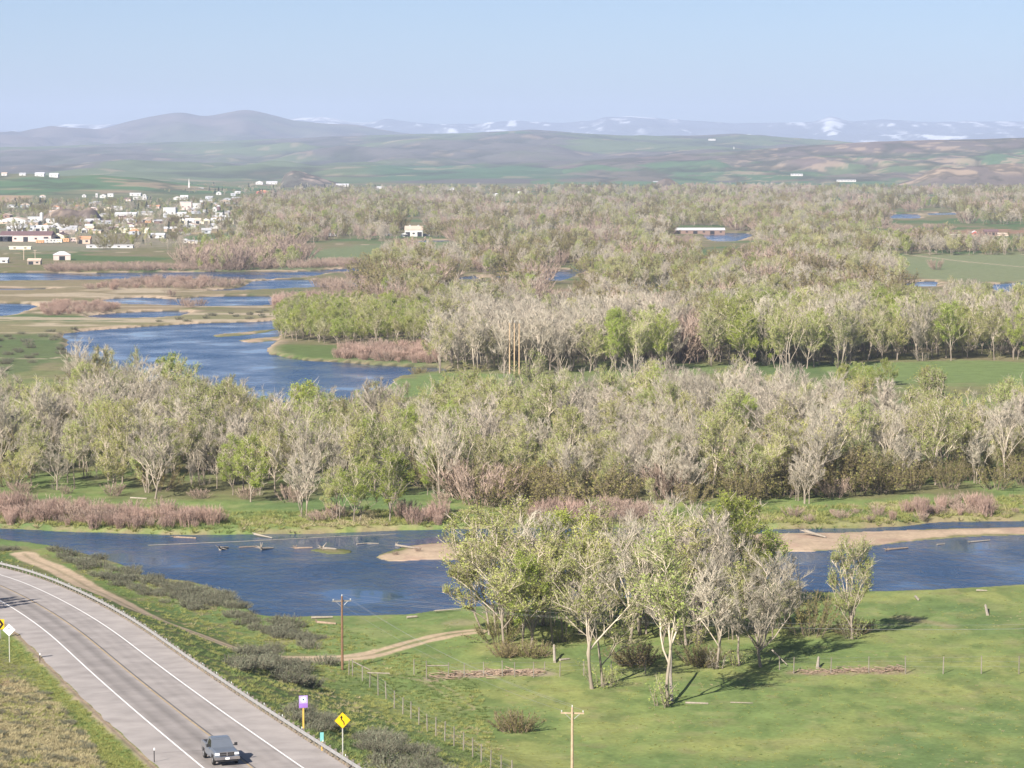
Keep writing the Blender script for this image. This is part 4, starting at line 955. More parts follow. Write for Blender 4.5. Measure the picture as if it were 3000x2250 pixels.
SHAPE = {'bare': ['broad-crowned ', 'narrow straight ', 'low-forked spreading ', 'three-stemmed ', 'twin-stemmed ', 'slender ', 'bushy twin-stemmed '], 'bud': ['broad-crowned ', 'narrow straight ', 'low-forked spreading ', 'three-stemmed ', 'twin-stemmed ', 'slender ', 'wide-spreading '], 'green': ['rounded ', 'upright ', 'twin-stemmed '], 'willow': ['rounded ', 'wide low ', 'upright '], 'red': ['upright ', 'spreading ', 'thin tall '], 'brush': ['rounded ', 'wide low ', 'upright ']}
XY = np.array([(t[0], t[1]) for t in TREES]); ZT = H(XY[:, 0], XY[:, 1])
for (x, y, kind, h, zone), z in zip(TREES, ZT):
    if kind == 'sageflat': REST.append((x, y, z, 'sage', h, 'scrub')); continue
    qx, qy = to_px(x, y); c = count.get(kind, 0)
    if c < LIMIT[kind] and -60 < qx < 3060 and zone not in ('town',):
        count[kind] = c + 1; i = RND.randrange(len(PROTO[kind]))
        yb = float(np.interp(qx, EDGE[:, 0], EDGE[:, 1])); w_ = WHERE[zone]
        if zone == 'wood': w_ = 'at the near edge of the wood across the river' if qy > yb - 38 else ('deep in the wood across the river' if qy > yb - 110 else 'towards the back of the wood across the river')
        sh = SHAPE.get(kind, [''] * 9)[i]; sz = 'young ' if h < 10.5 and kind in ('bare', 'bud', 'green') else ('tall ' if h > 17 and kind in ('bare', 'bud', 'green') else ''); full = sz + sh + LOOK[kind]
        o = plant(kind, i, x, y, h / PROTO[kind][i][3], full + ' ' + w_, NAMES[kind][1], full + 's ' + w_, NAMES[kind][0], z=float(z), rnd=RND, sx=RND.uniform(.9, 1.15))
    else: REST.append((x, y, z, kind, h, 'wood'))
print('individual plants', count, 'rest', len(REST))
# ------------------------------------------------------------------ the uncounted woods
def scatter_object(name, label, pts, kinds):
    src = bpy.data.collections.new('sources of ' + name); order = []
    for k in kinds:
        for i, (T, Cm, J, h) in enumerate(PROTO[k]):
            o = bpy.data.objects.new('%02d_%s' % (len(order), k), J); src.objects.link(o); order.append((k, h))
    n = len(pts); me = bpy.data.meshes.new(name); me.vertices.add(n)
    me.vertices.foreach_set('co', np.array([p[:3] for p in pts], np.float32).ravel())
    pick = []; sc = []; rot = []
    for x, y, z, k, h, _ in pts:
        c = [i for i, (kk, hh) in enumerate(order) if kk == k]; i = RND.choice(c); pick.append(i); s = h / order[i][1]; w = s * RND.uniform(.95, 1.3); sc.append((w, w, s)); rot.append((0, 0, RND.uniform(0, 6.28)))
    for nm, tp, dat, key in (('pick', 'INT', np.array(pick, np.int32), 'value'), ('sc', 'FLOAT_VECTOR', np.array(sc, np.float32).ravel(), 'vector'), ('rot', 'FLOAT_VECTOR', np.array(rot, np.float32).ravel(), 'vector')):
        a = me.attributes.new(nm, tp, 'POINT'); a.data.foreach_set(key, dat)
    o = link(name, me); tag(o, label, None, None, 'stuff')
    ng = bpy.data.node_groups.new(name, 'GeometryNodeTree'); ng.interface.new_socket('Geometry', in_out='INPUT', socket_type='NodeSocketGeometry'); ng.interface.new_socket('Geometry', in_out='OUTPUT', socket_type='NodeSocketGeometry')
    N = ng.nodes; gi = N.new('NodeGroupInput'); go = N.new('NodeGroupOutput'); ip = N.new('GeometryNodeInstanceOnPoints'); ci = N.new('GeometryNodeCollectionInfo')
    ci.inputs['Collection'].default_value = src; ci.inputs['Separate Children'].default_value = True; ci.inputs['Reset Children'].default_value = True
    ip.inputs['Pick Instance'].default_value = True
    def at(nm, tp):
        q = N.new('GeometryNodeInputNamedAttribute'); q.data_type = tp; q.inputs['Name'].default_value = nm; return q.outputs['Attribute']
    ng.links.new(gi.outputs[0], ip.inputs['Points']); ng.links.new(ci.outputs[0], ip.inputs['Instance']); ng.links.new(at('pick', 'INT'), ip.inputs['Instance Index'])
    ng.links.new(at('sc', 'FLOAT_VECTOR'), ip.inputs['Scale']); ng.links.new(at('rot', 'FLOAT_VECTOR'), ip.inputs['Rotation'])
    ng.links.new(ip.outputs[0], go.inputs[0])
    md = o.modifiers.new('plants', 'NODES'); md.node_group = ng
    return o
scatter_object('distant_woodland', 'leafless and budding cottonwood woods filling the valley floor', [p for p in REST if p[5] == 'wood'], ['bare', 'bud', 'green', 'willow', 'red', 'brush', 'spruce'])
scatter_object('sage_flats', 'low grey-green sagebrush cover on the flats by the wide bend', [p for p in REST if p[5] == 'scrub'], ['sage'])

# ================================================================== things by the road
steel = mat('galvanised steel', (.40, .39, .375), .55, .35, .15, 2.0); steel_d = mat('weathered grey steel', (.30, .29, .28), .6, .4, .2, 3)
wood_g = mat('grey fence wood', (.22, .195, .16), .9, var=.3, scale=4, rnd=.15); wood_b = mat('brown creosoted wood', (.20, .115, .07), .85, var=.25, scale=3); wood_t = mat('tan weathered wood', (.44, .335, .225), .85, var=.2, scale=3)
yw = mat('yellow sign post', (.66, .43, .09), .7, var=.15); wpaint = mat('white sheeting', (.80, .81, .82), .5, var=.05); ypaint = mat('yellow sign sheeting', (.80, .50, .015), .5, var=.06)
blk = mat('black sign ink', (.015, .015, .015), .6); pur = mat('purple sign sheeting', (.32, .17, .52), .5, var=.08); teal = mat('faded green sign sheeting', (.20, .50, .47), .5, var=.12); drift = mat('bleached driftwood', (.30, .26, .21), .9, var=.25, scale=3, rnd=.12); driftb = mat('brown driftwood', (.30, .22, .16), .9, var=.3, scale=3, rnd=.15)

# guard rail: posts and reflectors are parts of their own
A6 = arc_pts(6.75, 0); seg = np.linalg.norm(np.diff(A6, axis=0), axis=1); cum = np.concatenate([[0], np.cumsum(seg)])
def along(s, off, lift=0.0):
    B = arc_pts(off, lift); return np.array([np.interp(s, cum, B[:, k]) for k in range(3)])
gr = empty('guard_rail', tuple(along(cum[-1] * .5, 6.75)), 'long galvanised steel guard rail along the outer edge of the highway bend', 'guard rail')
gl = Vector(gr.location)
ss = np.arange(0, cum[-1], 1.9)
prof = [(.0, .84), (.055, .80), (.055, .74), (.0, .70), (.0, .66), (.055, .62), (.055, .56), (.0, .52), (-.012, .52), (-.012, .84)]
V = []; Fc = []
for i, s_ in enumerate(ss):
    a = along(s_, 6.75); b2 = along(s_, 6.70); nrm_ = (b2 - a); nrm_[2] = 0; nrm_ /= np.linalg.norm(nrm_)
    for o_, z_ in prof: V.append(tuple(a + nrm_ * o_ + np.array([0, 0, z_]) - np.array(gl)))
k = len(prof)
for i in range(len(ss) - 1):
    for j in range(k): Fc.append((i * k + j, i * k + (j + 1) % k, (i + 1) * k + (j + 1) % k, (i + 1) * k + j))
link('rail', mesh('rail', V, Fc, steel, False), gr)
pm = MB().box(-.075, .075, -.075, .075, -.8, .88).box(-.07, .07, -.19, -.075, .55, .82).me('post', wood_g); rm = MB().box(-.05, .05, -.02, .02, .86, 1.02).me('reflector', wpaint)
for i, s_ in enumerate(ss):
    a = along(s_, 6.98); c = along(s_ + .2, 6.98); d = c - a; o = link('post', pm, gr, tuple(a - np.array(gl)), math.atan2(d[1], d[0]))
    if i % 4 == 0: link('reflector', rm, o, (0, -.13, .02))

def at_px(px, py):
    X, Y, Z = hit(px, py); return float(X[0]), float(Y[0]), float(Z[0])
def facing(Y):                                            # turned to meet traffic on the road nearby
    return math.radians(14)
# byway sign
x, y, z = at_px(889, 2152); sg = empty('byway_sign', (x, y, z), 'purple and white byway sign with a round emblem on a yellow post', 'sign', rz=facing(y))
MB().box(-.065, .065, -.05, .05, -.4, 2.95).build('post', yw, sg)
pl = MB().box(-.38, .38, -.085, -.052, 2.35, 3.42).build('panel', pur, sg)
MB().box(-.36, .36, -.089, -.0855, 2.74, 3.40).build('white_field', mat('pale lilac sheeting', (.46, .38, .64), .5), pl)
def disc(r, y, z, n=20): return [(r * math.cos(2 * math.pi * i / n), y, z + r * math.sin(2 * math.pi * i / n)) for i in range(n)]
def disc_part(name, r, y, z, m, parent, n=20):
    V = disc(r, y, z, n) + disc(r, y + .003, z, n); return link(name, mesh(name, V, [tuple(range(n)), tuple(range(2 * n - 1, n - 1, -1))] + [(i, i + n, (i + 1) % n + n, (i + 1) % n) for i in range(n)], m), parent)
disc_part('emblem_ring', .27, -.094, 3.07, mat('pale lilac ink', (.45, .42, .62), .5), pl); disc_part('emblem_field', .235, -.099, 3.07, wpaint, pl); disc_part('emblem_flower', .085, -.104, 3.07, mat('dark teal ink', (.03, .12, .16), .5), pl, 8)
# bend warning sign
x, y, z = at_px(1004, 2222); sg = empty('bend_sign', (x, y, z), 'yellow diamond warning sign with a black winding arrow beyond the guard rail', 'sign', rz=facing(y))
MB().box(-.04, .04, -.03, .03, -.4, 3.1).build('post', mat('pale steel post', (.55, .54, .48), .6, .2), sg)
def diamond(r, y0, y1, z): return [(0, y0, z - r), (r, y0, z), (0, y0, z + r), (-r, y0, z), (0, y1, z - r), (r, y1, z), (0, y1, z + r), (-r, y1, z)]
DF = [(0, 1, 2, 3), (7, 6, 5, 4), (1, 0, 4, 5), (2, 1, 5, 6), (3, 2, 6, 7), (0, 3, 7, 4)]
pl = link('panel', mesh('panel', diamond(.66, -.06, -.035, 3.15), DF, ypaint), sg)
arr = [(.12, 2.78), (.12, 2.95), (.06, 3.06), (-.04, 3.16), (-.10, 3.26), (-.10, 3.40)]
mb = MB()
for (ax, az), (bx, bz) in zip(arr[:-1], arr[1:]):
    dx, dz = bx - ax, bz - az; L_ = math.hypot(dx, dz); nx, nz = -dz / L_ * .045, dx / L_ * .045
    mb.add([(ax - nx, -.064, az - nz), (ax + nx, -.064, az + nz), (bx + nx, -.064, bz + nz), (bx - nx, -.064, bz - nz)], [(0, 1, 2, 3)])
mb.add([(-.22, -.064, 3.36), (.02, -.064, 3.36), (-.10, -.064, 3.58)], [(0, 1, 2)]); mb.build('arrow', blk, pl)
# mile marker
x, y, z = at_px(943, 2203); sg = empty('mile_marker', (x, y, z), 'small faded green mile marker on a yellow post behind the guard rail', 'sign', rz=facing(y))
MB().box(-.045, .045, -.03, .03, -.4, 1.6).build('post', yw, sg); MB().box(-.15, .15, -.055, -.032, .9, 1.65).build('panel', teal, sg)
# T sign
x, y, z = at_px(28, 1942); sg = empty('diamond_t_sign', (x, y, z), 'white diamond sign lettered T on a steel post beside the left verge', 'sign', rz=facing(y))
MB().box(-.04, .04, -.03, .03, -.4, 3.0).build('post', mat('pale steel post', (.55, .54, .48), .6, .2), sg)
pl = link('panel', mesh('panel', diamond(.66, -.06, -.035, 3.55), DF, wpaint), sg); MB().box(-.27, .27, -.068, -.064, 3.72, 3.78).box(-.035, .035, -.068, -.064, 3.1, 3.72).build('letter', mat('grey sign ink', (.16, .17, .19), .6), pl)
# chevron marker
x, y, z = at_px(2, 1872); sg = empty('chevron_marker', (x, y, z), 'yellow and black bend marker on a post at the left road edge', 'sign', rz=facing(y))
MB().box(-.04, .04, -.03, .03, -.4, 2.4).build('post', steel_d, sg); pl = MB().box(-.42, .42, -.06, -.035, 1.15, 2.3).build('panel', ypaint, sg)
MB().add([(-.3, -.064, 1.2), (.0, -.064, 1.2), (.38, -.064, 1.72), (.08, -.064, 1.72)], [(0, 1, 2, 3)]).add([(.08, -.064, 1.725), (.38, -.064, 1.725), (.0, -.064, 2.25), (-.3, -.064, 2.25)], [(0, 1, 2, 3)]).build('chevron', blk, pl)
for px, py, h, lab in [(117, 1942, 1.0, 'short dark roadside delineator post near the white diamond sign'), (452, 2237, 1.25, 'short dark roadside delineator post beside the left edge line near the truck')]:
    x, y, z = at_px(px, py); sg = empty('delineator_post', (x, y, z), lab, 'post', rz=facing(y)); MB().box(-.035, .035, -.02, .02, -.3, h).build('post', blk, sg); MB().box(-.06, .06, -.035, -.022, h - .16, h + .04).build('reflector', wpaint, sg)
# shade tree left of the frame, whose shadow reaches the road
q_ = on_road(98, 1757); x, y = float(q_[0]) - .545 * 13.5, float(q_[1]) - .839 * 13.5
for (dx, dy, i, hh), which in zip(((0, 0, 0, 9.6), (-1.7, 1.9, 0, 8.8), (1.4, -2.4, 0, 8.4), (-3.6, 3.6, 0, 9.0), (-4.6, .4, 0, 10.0)), ('straight', 'slim', 'low', 'middle-sized', 'tallest')):
    plant('spruce', i, x + dx, y + dy, hh / 14, 'dark conifer shading the bend from the slope, the ' + which + ' one', 'tree', None, 'roadside_tree')

# ------------------------------------------------------------------ pickup truck
paint = mat('dark silver-blue car paint', (.19, .215, .255), .3, .4, .05, spec=.6); paint2 = mat('pewter car paint', (.26, .255, .26), .35, .5, .05, spec=.6); chrome = mat('chrome', (.70, .70, .72), .15, 1.0, .03); glass = mat('dark car glass', (.012, .016, .022), .05, 0, .05, spec=.9); tyre = mat('tyre rubber', (.02, .02, .02), .8); rimm = mat('alloy rim', (.45, .45, .46), .35, .9, .05); lampm = mat('headlamp lens', (.85, .86, .88), .12, .1, .03); trimm = mat('black trim', (.03, .03, .032), .6); platem = mat('licence plate', (.82, .83, .82), .5)
ci = np.argmin(np.abs(to_px(RC[:, 0], RC[:, 1], road_z(RC[:, 1]))[1] - 2226))
tg = RC[ci + 1] - RC[ci - 1]; tg /= np.linalg.norm(tg); Nn = np.array([-tg[1], tg[0]])
pos = RC[ci] + Nn * -1.75; slope = math.atan(RB)
tk = empty('pickup_truck', (pos[0], pos[1], float(road_z(pos[1])) + .01), 'dark silver-blue pickup truck with chrome bumper driving up the highway', 'truck', rz=math.atan2(tg[1], tg[0]) + math.pi / 2)
tk.rotation_euler = (-math.atan(RB * -tg[1]), 0, tk.rotation_euler[2])
# local: front is -Y, length 5.9, width 2.02
def loft(secs, name, m, parent, smooth=True, closed_ends=True):
    """secs: list of (y, [(x,z)...] half outline from bottom to top); mirrored in x"""
    V = []; Fc = []; n = None
    for y_, half in secs:
        ring = [(x_, y_, z_) for x_, z_ in half] + [(-x_, y_, z_) for x_, z_ in reversed(half)]
        n = len(ring); V += ring
    for i in range(len(secs) - 1):
        for j in range(n): Fc.append((i * n + j, i * n + (j + 1) % n, (i + 1) * n + (j + 1) % n, (i + 1) * n + j))
    if closed_ends: Fc += [tuple(range(n))[::-1], tuple((len(secs) - 1) * n + j for j in range(n))]
    return link(name, mesh(name, V, Fc, m, False), parent)
def sec(w, zb, zs, zt, wt): return [(w * .92, zb), (w, zb + .12), (w, zs - .06), (w * .985, zs), (wt, zt)]
loft([(-2.86, sec(.90, .52, .98, 1.06, .78)), (-2.70, sec(.99, .46, 1.06, 1.14, .84)), (-1.2, sec(1.01, .44, 1.12, 1.22, .86)), (-1.12, sec(1.01, .44, 1.12, 1.20, .90)), (.95, sec(1.01, .44, 1.14, 1.20, .92))], 'body', paint, tk)
bed = loft([(.99, sec(1.01, .46, 1.22, 1.30, .96)), (2.88, sec(1.00, .48, 1.22, 1.30, .96))], 'cargo_bed', paint2, tk)
MB().box(-.80, .80, 1.06, 2.80, 1.302, 1.33).build('bed_floor', trimm, bed); MB().box(-.9, .9, 2.882, 2.93, .6, 1.3).build('tailgate', paint2, bed)
cab = loft([(-1.18, [(.93, 1.20), (.90, 1.22)]), (-.42, [(.93, 1.20), (.74, 1.84)]), (-.25, [(.93, 1.20), (.72, 1.90)]), (.62, [(.93, 1.20), (.72, 1.90)]), (.94, [(.93, 1.20), (.76, 1.72)])], 'cab', paint, tk)
def quad(name, pts, m, parent): return link(name, mesh(name, pts, [(0, 1, 2, 3)], m), parent)
quad('windscreen', [(-.82, -1.10, 1.265), (.82, -1.10, 1.265), (.69, -.50, 1.775), (-.69, -.50, 1.775)], glass, cab)
for sx in (-1, 1):
    quad('side_window', [(sx * .925, -.85, 1.26), (sx * .925, .55, 1.26), (sx * .775, .5, 1.76), (sx * .79, -.42, 1.74)], glass, cab)
    mr_ = MB().box(min(sx * 1.02, sx * 1.26), max(sx * 1.02, sx * 1.26), -.92, -.80, 1.26, 1.50).build('mirror', trimm, cab); MB().box(min(sx * .93, sx * 1.03), max(sx * .93, sx * 1.03), -.88, -.84, 1.30, 1.36).build('mirror_arm', trimm, mr_)
    MB().prism([(sx * .60, .86), (sx * .97, .88), (sx * .95, 1.04), (sx * .60, 1.05)][::sx], -2.90, -2.72).build('headlight', lampm, tk)
gri = MB().prism([(-.56, .76), (.56, .76), (.60, 1.06), (-.60, 1.06)], -2.905, -2.78).build('grille', trimm, tk)
MB().box(-.045, .045, -2.925, -2.907, .76, 1.06).box(-.58, -.05, -2.925, -2.907, .90, .93).box(.05, .58, -2.925, -2.907, .90, .93).box(-.6, .6, -2.93, -2.908, 1.062, 1.10).box(-.6, .6, -2.93, -2.908, .72, .757).build('grille_bar', chrome, gri)
bm_ = MB().prism([(-1.0, .50), (1.0, .50), (1.02, .62), (.98, .74), (-.98, .74), (-1.02, .62)], -3.02, -2.83).build('front_bumper', chrome, tk); MB().box(-.16, .16, -3.045, -3.022, .52, .68).build('licence_plate', platem, bm_)
MB().box(-.86, .86, -2.92, -2.7, .36, .50).build('air_dam', trimm, tk)
for sx in (-1, 1):
    for yy in (-1.95, 1.75):
        wv_ = MB().tube([(sx * .78, yy, .385), (sx * .84, yy, .385), (sx * 1.0, yy, .385), (sx * 1.03, yy, .385)], [.34, .385, .385, .33], 20).build('wheel', tyre, tk); MB().tube([(sx * 1.0, yy, .385), (sx * 1.036, yy, .385)], [.24, .22], 14).build('rim', rimm, wv_)
        MB().box(min(sx * .99, sx * 1.013), max(sx * .99, sx * 1.013), yy - .47, yy + .47, .50, .86).build('wheel_arch', trimm, tk)

# ------------------------------------------------------------------ utility poles and wires
def upole(x, y, z, h, m, label, rz, arm=True, wires=True):
    o = empty('utility_pole', (x, y, z), label, 'utility pole', rz=rz)
    MB().tube([(0, 0, -1), (0, 0, h * .5), (0, 0, h)], [.17, .15, .115], 8).build('pole', m, o)
    if arm:
        a = MB().box(-1.2, 1.2, .115, .22, h - .72, h - .58).build('crossarm', wood_g if m is wood_b else m, o)
        for px in (-1.1, 1.1): MB().tube([(px, .167, h - .58), (px, .167, h - .50), (px, .167, h - .42), (px, .167, h - .36)], [.03, .06, .07, .03], 8).build('insulator', mat('porcelain', (.62, .61, .58), .3, rnd=.05), a)
        MB().tube([(0, 0, h), (0, 0, h + .1), (0, 0, h + .22)], [.03, .07, .04], 8).build('insulator', MATS['porcelain'], o)
        for sx in (-1, 1): MB().tube([(sx * .08, .13, h - 1.35), (sx * .75, .14, h - .72)], .03, 5).build('brace', MATS['galvanised steel'], o)
    return o
pA = on_z(1003, 1966); pB = on_z(1676, 2345); pC = (140.0, 330.0); pD = (60., 215.)
upole(float(pA[0]), float(pA[1]), 0, 9.7, wood_b, 'brown wooden utility pole with crossarm beside the dirt track', math.radians(10))
upole(float(pB[0]), float(pB[1]), 0, 9.7, wood_t, 'tan wooden utility pole with crossarm standing in the pasture', math.radians(-6))
wire_m = mat('aluminium wire', (.30, .30, .30), .6, .3)
def wire(a, b, sag, label, grp):
    P = [(a[0] + (b[0] - a[0]) * t, a[1] + (b[1] - a[1]) * t, a[2] + (b[2] - a[2]) * t - sag * 4 * t * (1 - t)) for t in np.linspace(0, 1, 25)]
    o = MB().tube(P, .009, 4, False).build('power_wire', wire_m); tag(o, label, 'wire', grp)
for k, (ox, dz) in enumerate(((-1.1, -.36), (0, .22), (1.1, -.36))):
    wire((float(pA[0]) + ox, float(pA[1]) + .17, 9.7 + dz), (pC[0] + ox, pC[1], 9.7 + dz), 4.6, 'thin wire strung from the brown pole across the front of the grove', 'wires from the brown pole')
    wire((float(pA[0]) + ox, float(pA[1]) + .17, 9.7 + dz), (float(pB[0]) + ox, float(pB[1]) + .17, 9.7 + dz), 1.2, 'thin wire strung between the brown pole and the tan pole', 'wires between the two near poles')
for k, px in enumerate((1493, 1507, 1521)):
    X, Y = on_z(px, 1097 + k); o = empty('tall_pole', (float(X), float(Y), 0), ['tall bare tan pole of the trio, westmost', 'tall tan pole in the middle of the trio', 'tall tan pole of the trio with insulator top'][k].replace(', westmost', ' beside the river bend'), 'utility pole')
    MB().tube([(0, 0, -1), (0, 0, 8), (0, 0, 15.5)], [.21, .18, .14], 8).build('pole', mat('bright tan pole wood', (.48, .35, .22), .8, var=.15), o); MB().tube([(0, 0, 15.5), (.15, 0, 15.8), (.15, 0, 16.4)], [.06, .08, .04], 6).build('insulator', MATS['porcelain'], o)

# ------------------------------------------------------------------ fences
def fence(name, label, posts, strands, m=wood_g, r=.075):
    """posts: (px, py of the foot, height)"""
    P = []
    for px, py, h in posts:
        X, Y, Z = at_px(px, py) if px < 1600 and py > 2060 else (*[float(v) for v in on_z(px, py)], None)
        if Z is None: Z = float(H(np.array([X]), np.array([Y]))[0])
        P.append((X, Y, Z, h))
    o = empty(name, P[0][:3], label, 'fence'); O = np.array(P[0][:3])
    rr = random.Random(len(posts))
    for X, Y, Z, h in P:
        lx, ly = rr.gauss(0, .05), rr.gauss(0, .05); MB().tube([(0, 0, -.4), (lx * .5, ly * .5, h * .5), (lx, ly, h)], [r * 1.1, r, r * .9], 6).build('post', m, o, tuple(np.array((X, Y, Z)) - O))
    for f in strands:
        MB().tube([tuple(np.array((X, Y, Z + h * f)) - O) for X, Y, Z, h in P], .008, 3, False).build('wire', wire_m, o)
    return o, P
fA = [(1022,1984,2.0),(1033,1986,2.2),(1062,2004,2.0),(1083,2022,2.0),(1108,2047,2.7),(1132,2060,2.2),(1155,2075,2.1),(1180,2092,2.0),(1204,2105,2.0),(1227,2122,2.0),(1252,2143,2.0),(1277,2157,2.2),(1303,2171,2.2),(1330,2186,2.2),(1358,2201,2.1),(1385,2218,2.1),(1410,2235,2.0),(1437,2252,2.0),(1468,2268,2.0),(1500,2284,2.0)]
fo, P = fence('pasture_fence', 'long line of grey wooden fence posts running down the pasture\'s edge', fA, (.35, .6, .9))
fence('cross_fence', 'wire fence of spaced grey posts in front of the grove with flood litter', [(1213,1980,2.0),(1250,1992,2.4),(1314,1991,2.1),(1360,1988,1.8),(1417,1986,1.9),(1472,1984,2.0),(1508,1986,1.9),(1563,1988,2.0),(1595,1972,1.3),(1640,1986,1.8),(1710,1984,1.9),(1790,1983,1.9),(1890,1980,1.9)], (.4, .7, .95))
fence('far_pasture_fence', 'wire fence of grey posts running on beyond the grove across the pasture', [(2284,1966,1.6),(2325,1976,2.1),(2434,1974,2.0),(2545,1973,2.1),(2653,1976,2.3),(2763,1977,2.2),(2875,1977,2.3),(2985,1978,2.3),(3095,1979,2.3)], (.4, .7, .95))
def rail_between(px0, py0, px1, py1, z, label):
    a = on_z(px0, py0); b = on_z(px1, py1); o = MB().tube([(float(a[0]), float(a[1]), z + H(np.array([float(a[0])]), np.array([float(a[1])]))[0]), (float(b[0]), float(b[1]), z - .03 + H(np.array([float(b[0])]), np.array([float(b[1])]))[0])], .065, 6).build('brace_rail', drift); tag(o, label, 'rail')
rail_between(1250,1992,1314,1991,1.75,'pale brace rail between two posts of the fence before the grove')
rail_between(1035,1987,1083,2012,1.9,'pale brace rail at the corner of the pasture fence')
x, y = [float(v) for v in on_z(1108, 2047)]; tz = float(H(np.array([x]), np.array([y]))[0])
MBt = MB().tube([(x - 1.3, y, tz + 2.78), (x + 1.4, y + .2, tz + 2.66)], .075, 6).build('gate_beam', drift); tag(MBt, 'pale beam lying on top of the tall fence post', 'beam')

# ------------------------------------------------------------------ driftwood, logs, stumps
def log(pts, r0, r1, label, m=drift, roots=0, name='log', lift=.0, grp=None):
    W_ = []
    for px, py, dz in pts:
        X, Y = [float(v) for v in on_z(px, py, WZ if dz < -.3 else 0)]; Z = max(float(H(np.array([X]), np.array([Y]))[0]), WZ) + .1 + max(dz, 0) + lift; W_.append(Vector((X, Y, Z)))
    c = W_[0].copy(); r0 *= .62; r1 *= .62; o = MB().tube([w - c for w in W_], [r0 + (r1 - r0) * i / (len(W_) - 1) for i in range(len(W_))], 7)
    rr = random.Random(int(pts[0][0]))
    d = (W_[0] - W_[1]).normalized()
    for k in range(roots):
        v = (d * rr.uniform(.2, .9) + Vector((rr.gauss(0, .7), rr.gauss(0, .7), rr.uniform(-.2, 1)))).normalized() * rr.uniform(.6, 1.4) * (r0 * 3.2); o.tube([Vector((0, 0, 0)), v * .5 + Vector((0, 0, .05)), v], [r0 * .5, r0 * .3, r0 * .08], 5)
    ob = o.build(name, m, None, tuple(c)); tag(ob, label, 'log' if name == 'log' else 'stump', grp); return ob
log([(434,1599,-.5),(700,1588,-.5),(1000,1573,-.5),(1160,1566,-.5)], .09, .05, 'very long straight pale log lying low across the river')
log([(645,1598,.2),(668,1606,-.5)], .55, .3, 'bleached upended root wad in the river', roots=6)
log([(765,1598,.2),(800,1607,-.5)], .45, .25, 'branching driftwood snag standing in midstream', roots=9)
log([(700,1605,-.5),(760,1602,-.5)], .16, .1, 'thin brown drift log in midstream', driftb)
log([(865,1608,-.5),(915,1606,-.5)], .35, .2, 'brown tangled drift log beside the little gravel islet', driftb, 7)
log([(945,1600,.2),(985,1612,-.5)], .5, .25, 'bleached root wad on the little gravel islet', roots=8)
log([(1045,1596,-.5),(1075,1593,-.5),(1110,1594,-.5)], .2, .1, 'pale drift log off the tip of the gravel bar')
log([(1160,1599,-.5),(1230,1605,.1)], .35, .2, 'pale drift log beached on the tip of the gravel bar', roots=4)
log([(510,1575,-.5),(575,1578,-.5)], .3, .2, 'reddish drift log at the far bank', driftb, 3)
log([(745,1558,.3),(798,1564,0)], .3, .12, 'pale fallen snag on the far bank', roots=5)
log([(2360,1562,.6),(2420,1572,.1)], .5, .22, 'big bleached driftwood log on the gravel bar', roots=8)
log([(2600,1612,-.5),(2660,1606,-.5)], .35, .2, 'brown drift log stranded off the gravel bar', driftb, 5)
log([(2745,1597,-.5),(2768,1595,-.5)], .2, .12, 'pale drift log along the gravel bar\'s edge')
log([(2840,1590,-.5),(2900,1584,-.5)], .25, .15, 'branching drift at the bar\'s far edge', drift, 5)
log([(912,1814,.1),(975,1812,.1)], .28, .2, 'pale log along the near bank left of the brown pole')
log([(930,1826,0),(985,1830,0)], .35, .25, 'brown heap of drift wood on the near bank', driftb, 6)
log([(1192,1814,.1),(1222,1812,.1)], .30, .26, 'short pale log lying on the grassy near bank')
log([(1275,1798,.2),(1350,1792,.2)], .22, .12, 'thin pale log at the water\'s edge beside the grove', roots=3)
log([(2682,1752,.1),(2690,1760,.1)], .3, .3, 'pale round log end in the pasture near the water')
log([(2860,1734,.1),(2892,1735,.1)], .2, .12, 'thin pale log by the water\'s edge of the pasture')
log([(2893,1806,0),(2887,1790,.6)], .35, .28, 'grey leaning stump in the pasture', name='stump')
log([(2395,1962,0),(2398,1950,.9)], .4, .22, 'pale stump at the pasture fence', name='stump')
log([(1968,2068,0),(1964,2040,2.4),(1966,2000,4.4)], .38, .22, 'tall dead stub beside the slender pasture cottonwood', name='stump')
log([(2008,2066,0),(2075,2068,0)], .22, .16, 'grey log lying in the pasture by the slender cottonwood')
log([(2140,2064,0),(2205,2066,0)], .10, .07, 'thin pale pole lying in the pasture')
log([(2262,1935,1.2),(2306,1955,.1)], .18, .1, 'pale broken limb propped beside the grey tree')
log([(1625,1945,0),(1623,1925,1.4)], .32, .26, 'broken pale stump in the shade of the grove', name='stump')
log([(1640,1938,0),(1668,1934,0)], .3, .2, 'pale fallen log in the shade of the grove')
log([(382,1460,0),(430,1463,0)], .25, .2, 'pale fallen log at the wood\'s edge across the river')
log([(160,1487,0),(190,1488,0)], .25, .2, 'pale fallen log on the far meadow')
# flood litter heaped along the fence
def litter(pts, n, w, label, seed):
    a = np.array(pts, float); X, Y = on_z(a[:, 0], a[:, 1]); r = np.random.default_rng(seed); mb = MB(); t = r.random(n) * (len(X) - 1); i = np.minimum(t.astype(int), len(X) - 2); f = t - i
    cx = X[i] * (1 - f) + X[i + 1] * f + r.normal(0, .3, n); cy = Y[i] * (1 - f) + Y[i + 1] * f + r.normal(0, w, n); cz = H(cx, cy)
    c = Vector((cx[0], cy[0], cz[0]))
    for k in range(n):
        L_ = r.uniform(.5, 2.4); az = r.normal(.1, .6); d = Vector((math.cos(az) * L_ / 2, math.sin(az) * L_ / 2, r.normal(0, .12))); p = Vector((cx[k], cy[k], cz[k] + abs(r.normal(0, .18)))) - c
        mb.tube([p - d, p + d], [r.uniform(.03, .09), .02], 4)
    o = mb.build('flood_litter', driftb, None, tuple(c)); tag(o, label, 'debris', None, 'stuff')
